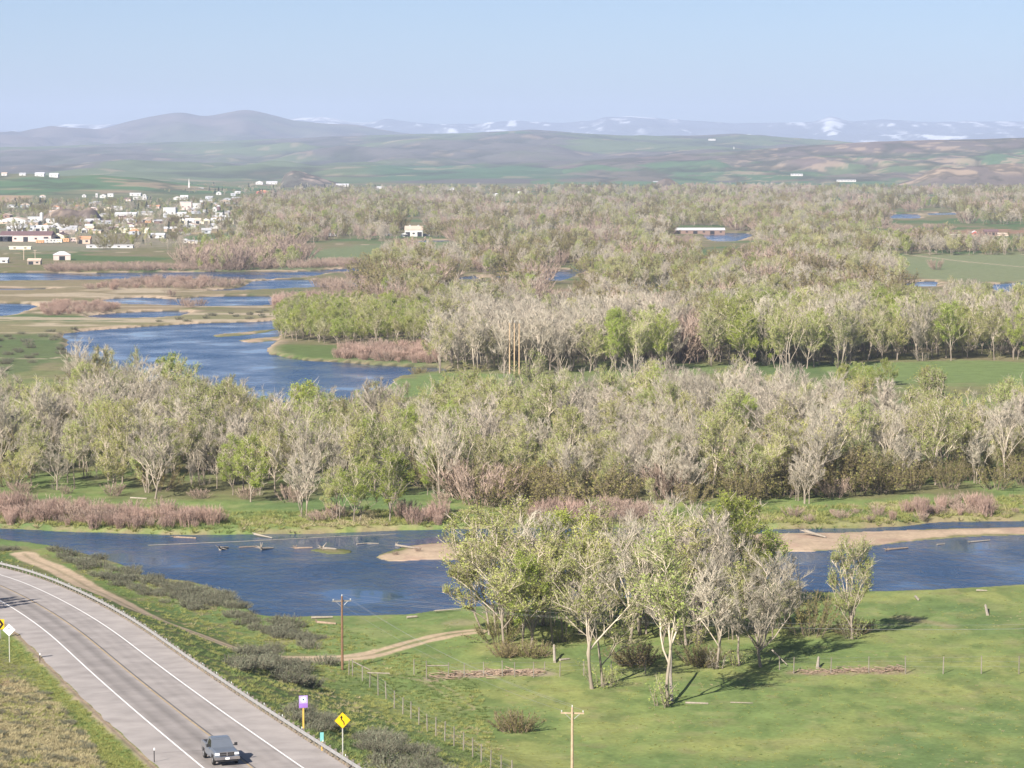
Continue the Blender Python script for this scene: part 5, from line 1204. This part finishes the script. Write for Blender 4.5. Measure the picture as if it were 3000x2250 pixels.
litter([(1270,1988),(1400,1980),(1500,1976),(1590,1974)], 260, .9, 'heap of grey flood litter and sticks against the fence', 3); litter([(2330,1972),(2500,1968),(2650,1967)], 170, .9, 'band of flood litter along the pasture fence', 4)

# ------------------------------------------------------------------ sagebrush, tufts
_t = np.array([(70,1622),(95,1640),(150,1662),(215,1695),(262,1722),(330,1752),(400,1788),(480,1820),(560,1850),(640,1882),(700,1905),(790,1924),(900,1930),(1000,1928),(1080,1920),(1160,1898),(1240,1876),(1320,1858),(1395,1849)], float); _x, _y, _z = hit(_t[:, 0], _t[:, 1]); TRACK = np.stack([_x, _y], 1)
SAGEZ = [([(150,1610),(240,1610),(390,1650),(400,1690),(540,1712),(690,1750),(770,1812),(880,1830),(980,1880),(930,1910),(860,1885),(760,1850),(640,1805),(500,1775),(390,1730),(300,1700),(190,1668)], 165, 1.15, 'grey-green sagebrush on the bank between track and river'),
 ([(0,1600),(60,1615),(100,1655),(60,1650),(0,1625)], 16, .9, 'sagebrush just beyond the start of the guard rail'),
 ([(690,1915),(760,1890),(870,1915),(960,1915),(960,1950),(900,1960),(930,2020),(860,2010),(760,1985),(690,1975)], 46, 1.45, 'tall pale sagebrush in the hollow below the guard rail'),
 ([(830,2085),(900,2085),(1000,2125),(960,2160),(860,2125)], 26, 1.1, 'sagebrush at the foot of the byway sign'),
 ([(1060,2150),(1150,2150),(1300,2230),(1330,2290),(1150,2290),(1060,2200)], 46, 1.15, 'sagebrush thicket below the bend warning sign')]
for zi, (poly, n, sc_, lab) in enumerate(SAGEZ):
    r = np.random.default_rng(200 + zi); Pp = np.array(poly, float); q = r.uniform(Pp.min(0), Pp.max(0), (n * 6, 2)); q = q[inside(Pp, q[:, 0], q[:, 1])]
    g = fbm(q[:, 0] / 60, q[:, 1] / 30, 300 + zi, 2); q = q[g > .36][:n]
    X, Y, Z = hit(q[:, 0], q[:, 1])
    w_ = sdf(RIVP[0], X, Y); so_ = sgn_off(X, Y)[0]
    for a, b_, c, ww, s_ in zip(X, Y, Z, w_, so_):
        if ww > -1.0 or s_ < HALF + 2.5 or seg_dist(TRACK, np.array([a]), np.array([b_]), False)[0][0] < 4.0: continue
        i = RND.randrange(4); sz_ = RND.uniform(.7, 1.25); lb_ = ('large ' if sz_ > 1.08 else 'small ' if sz_ < .85 else '') + lab; plant('sage', i, float(a), float(b_), sc_ * sz_, lb_, 'bush', 'sagebrush: ' + lb_, 'sagebrush', z=float(c), rnd=RND)
def tufts(name, label, poly, n, kinds, h0, h1, seed, cond=None):
    r = np.random.default_rng(seed); Pp = np.array(poly, float); q = r.uniform(Pp.min(0), Pp.max(0), (n * 4, 2)); q = q[inside(Pp, q[:, 0], q[:, 1])][:n]
    if cond == 'hit': X, Y, Z = hit(q[:, 0], q[:, 1])
    else: X, Y = on_z(q[:, 0], q[:, 1]); Z = H(X, Y)
    so_ = sgn_off(X, Y)[0]; w_ = sdf(RIVP[0], X, Y)
    td = seg_dist(TRACK, X, Y, False)[0]; k = (np.abs(so_) > HALF + .5) & (w_ < -.3) & (td > 3.0); pn = fbm(X / 9, Y / 9, 41, 3)
    pts = [(a, b_, c, kinds[min(int(max(p_ + r.normal(0, .12), 0) * len(kinds)), len(kinds) - 1)], r.uniform(h0, h1), 'x') for a, b_, c, p_ in zip(X[k], Y[k], Z[k], pn[k])]
    scatter_object(name, label, pts, sorted(set(kinds)))
tufts('pasture_grass', 'uneven tufts of green and yellow pasture grass', [(990,1830),(1400,1800),(2300,1750),(3150,1720),(3150,2330),(1400,2330)], 3200, ['grass_g', 'grass_y', 'grass_y', 'grass_d'], .05, .12, 401)
tufts('embankment_grass', 'grass and weeds on the road embankment', [(-20,1600),(300,1650),(700,1800),(1000,1830),(1400,2000),(1500,2330),(1150,2330),(980,2235),(700,2045),(400,1812),(0,1640)], 6500, ['grass_g', 'grass_g', 'grass_y', 'grass_y', 'grass_d'], .08, .22, 402, 'hit')
tufts('cut_slope_scrub', 'bunchgrass and dry weeds on the slope left of the highway', [(-60,1990),(60,1990),(170,2060),(260,2160),(330,2330),(-60,2330)], 2400, ['grass_y', 'grass_d', 'grass_d'], .08, .24, 403, 'hit')
tufts('verge_grass', 'short green and yellow grass on the verge left of the highway', [(-60,1870),(30,1870),(250,2010),(480,2255),(480,2330),(330,2330),(260,2160),(170,2060),(60,1990),(-60,1990)], 2400, ['grass_g', 'grass_y', 'grass_y'], .06, .16, 406, 'hit')
tufts('cut_slope_sage', 'small scattered sagebrush on the slope left of the highway', [(-60,1990),(60,1990),(170,2060),(260,2160),(330,2290),(-60,2330)], 170, ['sage'], .14, .36, 404, 'hit')
tufts('far_bank_grass', 'rank grass along the far bank of the near river', [(-100,1480),(700,1500),(1300,1500),(2300,1490),(3100,1450),(3100,1535),(1300,1560),(500,1570),(-100,1552)], 5000, ['grass_g', 'grass_y', 'grass_d'], .2, .5, 405)

# ================================================================== town and farms
def bmat(c, nm): return mat('town ' + nm, c, .75, var=.08, scale=.4)
WALL = {'w': bmat((.55, .54, .52), 'white siding'), 'c': bmat((.72, .66, .50), 'cream siding'), 't': bmat((.48, .38, .30), 'tan siding'), 'p': bmat((.58, .46, .42), 'pinkish block'), 'g': bmat((.42, .44, .47), 'grey siding'), 'b': bmat((.22, .15, .12), 'brown siding'), 'r': bmat((.45, .14, .11), 'red siding'), 'o': bmat((.55, .30, .16), 'orange panels'), 's': bmat((.40, .33, .28), 'rough stone')}
ROOF = {'w': bmat((.54, .54, .56), 'white metal roof'), 'g': bmat((.38, .38, .39), 'grey roof'), 'b': bmat((.16, .10, .10), 'dark brown roof'), 'o': bmat((.50, .26, .15), 'rusty roof'), 't': bmat((.50, .40, .32), 'tan roof'), 'c': bmat((.74, .69, .56), 'cream roof')}
DARK = mat('dark opening', (.03, .03, .035), .5)
CN = {'w': 'white', 'c': 'cream', 't': 'tan', 'p': 'pinkish', 'g': 'grey', 'b': 'brown', 'r': 'red', 'o': 'orange', 's': 'rough stone'}
_bi = [0]
def building(x0, x1, top, base, wc, rc, form, label, Y=None, rz=0.0, dep=None, doors=0, name='building'):
    """outline in the picture; it stands on the plain (or, with Y given, on the hillside at that distance)"""
    cx = (x0 + x1) / 2; _bi[0] += 1
    if rc == 'w' and form in ('side', 'gable', 'hip') and _bi[0] % 3 == 0: rc = ('g', 't', 'g')[_bi[0] // 3 % 3]
    if Y is None:
        X, Yy = [float(v) for v in on_z(cx, base)]; z = 0.0
    else:
        dx, dy, dz = ray(cx, base); t = Y / dy; X, Yy, z = float(t * dx), float(Y), float(CAMZ + t * dz)
    s = FPX / (Yy * cP + (CAMZ - z) * sP); w = (x1 - x0) / s; h = (base - top) / s; d = dep if dep else max(min(w * .7, 16), 5)
    o = empty(name, (X, Yy + d / 2, z), label, 'building', None, rz)
    wh = h if form == 'flat' else h * (.62 if form in 'gable side hip'.split() else .75); e = .35
    MB().box(-w / 2, w / 2, -d / 2, d / 2, -1.2, wh).build('wall', WALL[wc], o)
    a, b_ = w / 2 + e, d / 2 + e
    if form == 'gable':                                   # ridge runs away from us: a gable end faces the camera
        MB().prism([(-a, wh), (a, wh), (0, h)], -b_, b_).build('roof', ROOF[rc], o)
        mb = MB().add([(-w / 2, -b_ - .03, wh - .02), (w / 2, -b_ - .03, wh - .02), (0, -b_ - .03, h - .25)], [(0, 1, 2)]); mb.build('gable_wall', WALL[wc], o)
    elif form == 'side':
        MB().add([(-a, -b_, wh), (a, -b_, wh), (a, b_, wh), (-a, b_, wh), (-a, 0, h), (a, 0, h)], [(0, 1, 5, 4), (2, 3, 4, 5), (0, 4, 3), (1, 2, 5), (0, 3, 2, 1)]).build('roof', ROOF[rc], o)
    elif form == 'hip':
        q = max(a - b_, .01); MB().add([(-a, -b_, wh), (a, -b_, wh), (a, b_, wh), (-a, b_, wh), (-q, 0, h), (q, 0, h)], [(0, 1, 5, 4), (2, 3, 4, 5), (3, 0, 4), (1, 2, 5), (0, 3, 2, 1)]).build('roof', ROOF[rc], o)
    elif form == 'flat':
        MB().box(-a, a, -b_, b_, wh, wh + .35).build('roof', ROOF[rc], o)
    n = doors if doors else max(1, int(w / 6))
    for k in range(n):
        u = -w / 2 + w * (k + .5) / n; ww = min(1.5, w / n * .32); big = doors and k % 2 == 0
        if big: MB().box(u - ww * 1.2, u + ww * 1.2, -d / 2 - .06, -d / 2 - .01, -.5, min(wh * .8, 3.6)).build('door', DARK, o)
        else: MB().box(u - ww * .6, u + ww * .6, -d / 2 - .06, -d / 2 - .01, wh * .35, wh * .35 + min(1.3, wh * .4)).build('window', DARK, o)
    return o
B = building
# by the far river
B(154,203,737,763,'p','w','hip','grey-tan hut with a white pyramid roof near the far river',doors=1,rz=.2)
B(0,22,755,771,'w','w','side','small white shed near the far river at the town\'s edge'); B(81,118,757,775,'s','t','side','rough stone ruin near the far river',doors=2)
B(253,389,719,727,'w','w','flat','very long low white trailer beside the field',dep=5); B(27,90,723,731,'c','c','flat','row-like long cream trailer below the brown-roofed hall',dep=4)
B(0,150,678,708,'p','b','side','long pinkish hall with a dark brown roof',doors=5,dep=18); B(150,190,682,706,'c','b','gable','cream gable end of the brown-roofed hall',dep=20,doors=1); B(0,36,692,708,'w','w','flat','white lean-to in front of the brown-roofed hall')
B(224,264,692,714,'t','o','side','shed with a rusty orange roof and white doors',doors=2); B(296,316,689,696,'g','g','flat','small greenish grey shed by the round tree'); B(302,319,702,714,'w','w','gable','small white shed below the round tree')
B(0,75,636,656,'w','t','gable','large white shop with a low tan gable roof',dep=22,doors=2); B(18,60,652,664,'w','g','gable','white building with a dark square window'); B(20,64,663,679,'w','w','side','white workshop behind the brown-roofed hall',doors=3); B(64,101,662,679,'g','g','flat','grey-blue workshop with a dark bay door',doors=2); B(102,152,660,679,'w','w','side','white warehouse behind the brown-roofed hall',doors=3)
B(81,117,636,653,'w','w','flat','white plant building beside the white silo'); B(133,160,641,655,'w','g','flat','white shed beside the plant chimney'); B(200,233,636,647,'w','w','side','white shed at the end of the conveyor'); B(235,289,641,655,'w','w','side','long white-roofed shed in the middle of town')
B(173,204,656,673,'w','w','gable','white barn-like shop with a dark window',doors=1); B(204,225,661,677,'w','g','side','low white annex beside the barn-like shop'); B(237,254,668,682,'w','w','gable','little white house with one dark doorway',doors=1); B(254,274,662,680,'t','t','side','tan house beside the little white one')
B(336,398,622,637,'w','w','side','long white warehouse below the bare slope'); B(358,398,640,656,'w','w','hip','white hall with a rounded roof'); B(336,432,668,683,'c','c','side','long cream yellow shed behind the round tree',doors=4); B(289,330,646,656,'g','g','side','low grey roof behind the town shops')
B(402,445,619,631,'w','g','side','white block on the town\'s upper street'); B(414,452,637,651,'w','w','hip','bright white house with orange machinery in front',doors=2); B(429,465,601,609,'w','w','side','white low building on the rise'); B(434,481,683,698,'w','w','side','cream and white house in the field',doors=2)
B(478,514,609,635,'w','w','flat','tall plain white cube-shaped grain building',dep=14); B(514,545,621,635,'w','w','side','white annex of the tall grain building'); B(527,561,592,616,'p','w','flat','large pinkish white block, the wider of the pair'); B(563,588,596,611,'w','w','flat','smaller white block beside the pinkish one')
for i, (a, b_, f) in enumerate([(527,541,'gable'),(543,568,'side'),(570,588,'side'),(590,616,'gable'),(618,632,'side'),(633,657,'gable'),(667,684,'gable')]): B(a,b_,639 + i % 2,656,'w' if i % 3 else 'c','w',f,['first small white house by the bright white hall','second white house along the lower street','third white house along the lower street','wide gabled white house in the lower street','narrow white house in the lower street','large gabled white house in the lower street','last white house of the lower street beside the trees'][i],doors=1)
B(631,669,624,632,'w','w','flat','long white low store on the upper street'); B(622,635,605,620,'w','g','gable','small white house below the water tank'); B(590,612,614,622,'w','g','side','white bungalow on the upper street'); B(560,588,618,626,'g','g','side','grey roofed bungalow on the upper street')
B(508,530,575,586,'w','w','gable','white farmhouse on the slope, gable front'); B(528,550,572,585,'w','w','side','white shed beside the slope farmhouse'); B(535,550,699,711,'w','w','gable','small white hut in the green field'); B(552,567,703,713,'c','g','side','cream trailer house in the green field'); B(615,623,700,707,'w','w','gable','tiny white shed beside a conifer'); B(698,707,692,705,'c','c','gable','small pale yellow shed by the woods'); B(570,600,706,714,'w','g','flat','pale shed along the field road')
B(633,648,561,571,'w','w','gable','white house on the upper slope'); B(687,704,560,567,'w','w','side','white shed on the upper slope'); B(751,787,557,568,'r','o','hip','low red barn on the rise'); B(595,612,556,562,'w','g','side','white bungalow beside the church'); B(676,690,566,574,'g','g','side','grey house on the upper slope')
ch = B(547,560,549,561,'w','w','gable','white church with a pointed steeple on the hill',doors=1,name='church'); MB().add([(-1.4, -2, 6), (1.4, -2, 6), (1.4, 1, 6), (-1.4, 1, 6), (-1.1, -1.7, 14), (1.1, -1.7, 14), (1.1, .7, 14), (-1.1, .7, 14), (0, -.5, 24)], [(0, 1, 5, 4), (1, 2, 6, 5), (2, 3, 7, 6), (3, 0, 4, 7), (4, 5, 8), (5, 6, 8), (6, 7, 8), (7, 4, 8)]).build('steeple', WALL['w'], ch)
B(562,595,550,560,'w','w','side','long white church hall beside the steeple',doors=5)
B(141,163,558,566,'w','w','hip','white ranch house on the bare slope'); B(168,184,559,566,'b','b','side','dark brown house beside the white ranch house'); B(280,286,567,579,'w','w','flat','narrow white tower-like house'); B(292,311,569,580,'w','w','gable','white gabled house on the slope road'); B(315,332,567,577,'w','w','flat','plain white block on the slope road'); B(380,412,565,574,'w','w','side','white house on a knoll'); B(390,430,577,585,'w','w','flat','long white trailer below the knoll house'); B(418,428,568,577,'w','w','gable','small white outbuilding on the knoll'); B(240,252,569,578,'w','g','gable','small white cottage on the slope road'); B(490,498,554,562,'w','w','gable','tiny white house on the open slope')
for x0, x1, t_, b_, lab in [(56,75,506,514,'white house on the crest of the green hill, the low one'),(102,129,505,515,'largest white house on the crest of the green hill'),(144,170,507,517,'white long house at the end of the green hill\'s crest'),(4,20,505,513,'dark-roofed white house at the start of the green hill\'s crest')]: B(x0,x1,t_,b_+2,'w','w','side',lab,Y=4640)
B(749,770,530,541,'w','w','gable','white barn on the skyline rise'); B(780,812,531,540,'w','w','side','long white barn on the skyline rise'); B(847,880,527,539,'w','w','side','white barn below the rock outcrop'); B(984,1021,538,547,'w','w','side','long white shed on the plain below the hills'); B(953,980,563,574,'w','w','side','white house at the edge of the woods'); B(905,925,566,573,'w','g','side','low white trailer at the edge of the woods'); B(1000,1030,568,575,'b','b','side','brown low barn at the edge of the woods'); B(1103,1125,546,554,'w','w','side','white shed among the fields')
B(1221,1244,545,558,'w','w','hip','big white ranch house beyond the woods'); B(1246,1270,549,558,'w','w','side','white garage beside the big ranch house'); B(1308,1330,549,557,'w','g','side','white house, first of the far row'); B(1336,1360,550,558,'w','w','gable','white gabled house in the far row'); B(1390,1402,549,557,'w','w','gable','white house beside dark conifers'); B(1432,1446,548,556,'w','w','gable','white house among dark conifers'); B(1475,1492,551,558,'w','g','side','low house past the dark conifers')
B(943,981,618,644,'c','c','hip','cream roofed house showing above the trees',dep=14); B(1075,1103,672,692,'b','b','gable','dark brown farmhouse beside the white barn')
wb = B(1186,1238,662,693,'w','w','side','large white barn with two roof vents in the field',dep=13,doors=3)
s_ = FPX / on_z(1212, 693)[1]
for u in (-3.2, 3.6): MB().box(u - .7, u + .7, -.7, .7, 7.3, 9.0).build('roof_vent', ROOF['g'], wb)
B(1174,1194,683,693,'w','w','gable','small white shed against the large white barn'); B(1238,1258,686,692,'w','w','flat','white stock trailer beside the large barn',dep=3)
for i, (a, b_, t_, bs) in enumerate([(1914,1930,531,539),(1944,1975,530,539)]): B(a,b_,t_,bs,'w','w','side',['small white barn below the spoil mound','longer white barn below the spoil mound'][i])
B(2318,2352,509,514,'w','w','side','long white barn at the foot of the bluff',Y=5350); B(2453,2508,526,531,'w','w','side','very long white barn in the green field below the bluff',Y=5250); B(2076,2096,407,411,'w','w','flat','white installation on the far ridge',Y=10350)
B(1975,2124,668,685,'b','w','side','long brown building with a white roof edge by the pond',dep=14,doors=6); B(1988,2029,731,749,'w','b','side','house with a dark brown roof in the woods'); B(1914,1950,641,654,'t','t','hip','tan house hidden in the woods',doors=1)
B(2847,2866,676,692,'r','w','gable','red farm shed with a white roof'); B(2885,2925,672,690,'b','b','side','dark brown stable in the ranch yard',doors=4); B(2925,2955,682,692,'t','t','side','tan barn in the ranch yard'); B(2783,2820,688,696,'t','c','flat','cream hay shed beside the ranch yard')
# the smaller houses between them
_r = random.Random(77); _taken = []
for k in range(70):
    px = _r.uniform(-5, 690); py = 576 + (_r.random() ** .8) * 112
    if py > 640 + px * .09 + 40 or any(abs(px - a) < 16 and abs(py - b_) < 6 for a, b_ in _taken): continue
    _taken.append((px, py)); sc_ = (py - 450) / 66; w_ = _r.uniform(7, 13) * sc_; h_ = _r.uniform(3.2, 5.2) * sc_
    wc = _r.choice('ttggppbcw'); B(px, px + w_, py - h_, py, wc, _r.choice('gggbtow'), _r.choice(['gable', 'side', 'side', 'hip']), 'small ' + CN[wc] + ' house among the town\'s yards and trees', rz=_r.uniform(-.4, .4))['group'] = 'small houses of the town, ' + CN[wc]
# silos, towers, poles
def silo(px, top, base, r, label, m=None, Y=None):
    X, Yy = [float(v) for v in on_z(px, base)]; s = FPX / Yy; h = (base - top) / s; o = empty('silo', (X, Yy, 0), label, 'silo')
    MB().tube([(0, 0, -1), (0, 0, h * .9)], r, 14).build('drum', WALL['w'], o); MB().tube([(0, 0, h * .9), (0, 0, h)], [r, r * .15], 14).build('roof', ROOF['w'], o)
silo(122,622,655,1.7,'tall white plant silo in the middle of the town'); silo(1444,568,588,3.2,'white farm silo beyond the woods, the shorter of two'); silo(1455,566,588,3.2,'white farm silo beyond the woods, the taller of two'); silo(1522,560,582,3.0,'lone white silo among the far woods')
def mast(px, top, base, r, m, label, name='tower_mast', Y=None):
    if Y: dx, dy, dz = ray(px, base); t = Y / dy; X, Yy, z = float(t * dx), float(Y), float(CAMZ + t * dz)
    else: X, Yy = [float(v) for v in on_z(px, base)]; z = 0
    h = (base - top) / (FPX / Yy); o = empty(name, (X, Yy, z), label, 'pole'); MB().tube([(0, 0, -3), (0, 0, h)], [r, r * .7], 6).build('pole', m, o); MB().tube([(-.9, 0, h * .95), (.9, 0, h * .95)], r * .5, 5).build('crossarm', m, o)
mast(149,626,656,.5,WALL['t'],'tan plant chimney pole beside the silo'); mast(70,731,762,.28,WALL['t'],'utility pole near the far river, the taller of the pair'); mast(103,733,760,.25,WALL['t'],'utility pole near the far river, the shorter of the pair'); mast(695,660,690,.25,WALL['t'],'utility pole at the edge of the far field'); mast(2150,430,447,2.2,WALL['w'],'white radio mast on the far ridge',Y=9300)
x, y = [float(v) for v in on_z(641, 617)]; o = empty('water_tank', (x, y, 0), 'dark round-roofed water tank on the upper street', 'tank'); MB().tube([(0, 0, -1), (0, 0, 5)], 2.6, 12).build('drum', ROOF['b'], o); MB().tube([(0, 0, 5), (0, 0, 6.5)], [3.0, .2], 12).build('roof', ROOF['w'], o)
# campers and trucks in the town yard
def camper(px, base, L_, h, c, label, cat='camper'):
    x, y = [float(v) for v in on_z(px, base)]; o = empty('parked_camper', (x, y, 0), label, cat, None, RND.uniform(-.3, .3))
    MB().prism([(-L_ / 2, .5), (L_ / 2, .5), (L_ / 2, h * .9), (L_ / 2 - .3, h), (-L_ / 2 + .5, h), (-L_ / 2, h * .7)], -1.2, 1.2).build('body', c, o)
    for u in (-.28, .05, .3): MB().box(u * L_ - .4, u * L_ + .4, -1.23, -1.205, h * .5, h * .75).build('window', DARK, o)
    for u in (-.25, .25): MB().tube([(u * L_, -1.22, .4), (u * L_, -.9, .4)], .4, 10).build('wheel', tyre, o)
for px, bs, L_, h, c, lab in [(130,712,8,3.2,WALL['w'],'white camper in the town yard beside the pinkish hall'),(148,713,9,3.3,WALL['w'],'long white camper in the town yard'),(170,712,7,3.0,WALL['c'],'cream camper in the town yard'),(190,710,7,3.0,WALL['o'],'orange truck box in the town yard'),(208,709,8,3.0,WALL['p'],'pinkish trailer in the town yard'),(218,707,5,2.8,WALL['c'],'short yellowish camper at the yard\'s end'),(118,713,6,2.6,WALL['o'],'orange truck box beside the hall'),(436,654,7,2.6,WALL['o'],'orange machinery before the bright white house'),(972,693,7,2.6,WALL['w'],'white van beside the tall dark spruce'),(1126,691,4,1.8,WALL['w'],'white car by the farmhouse'),(1143,691,4,1.8,WALL['w'],'white pickup by the farmhouse')]: camper(px,bs,L_,h,c,lab)
# single trees that stand out far off
for px, py, h, kind, i, nm, lab in [(955,694,11.5,'spruce',0,'spruce_tree','tall dark spruce standing before the distant farm'),(385,707,7.5,'willow',1,'round_tree','round olive tree in front of the cream shed'),(1408,553,9,'spruce',0,'spruce_tree','dark conifer beside the far white houses'),(1455,552,9,'spruce',0,'spruce_tree','dark conifer rising past the far white houses'),(596,612,8,'spruce',0,'spruce_tree','dark conifer beside the white town block'),(2745,790,6,'brush',0,'brush_clump','dark reddish bush alone on the right pasture'),(1030,690,11,'bud',0,'cottonwood_tree','big budding cottonwood shading the distant farmhouse'),(1000,690,10,'willow',0,'willow_tree','olive willow beside the dark spruce')]:
    X, Y = on_z(px, py); plant(kind, i, float(X), float(Y), h / PROTO[kind][i][3], lab, 'tree', None, nm)
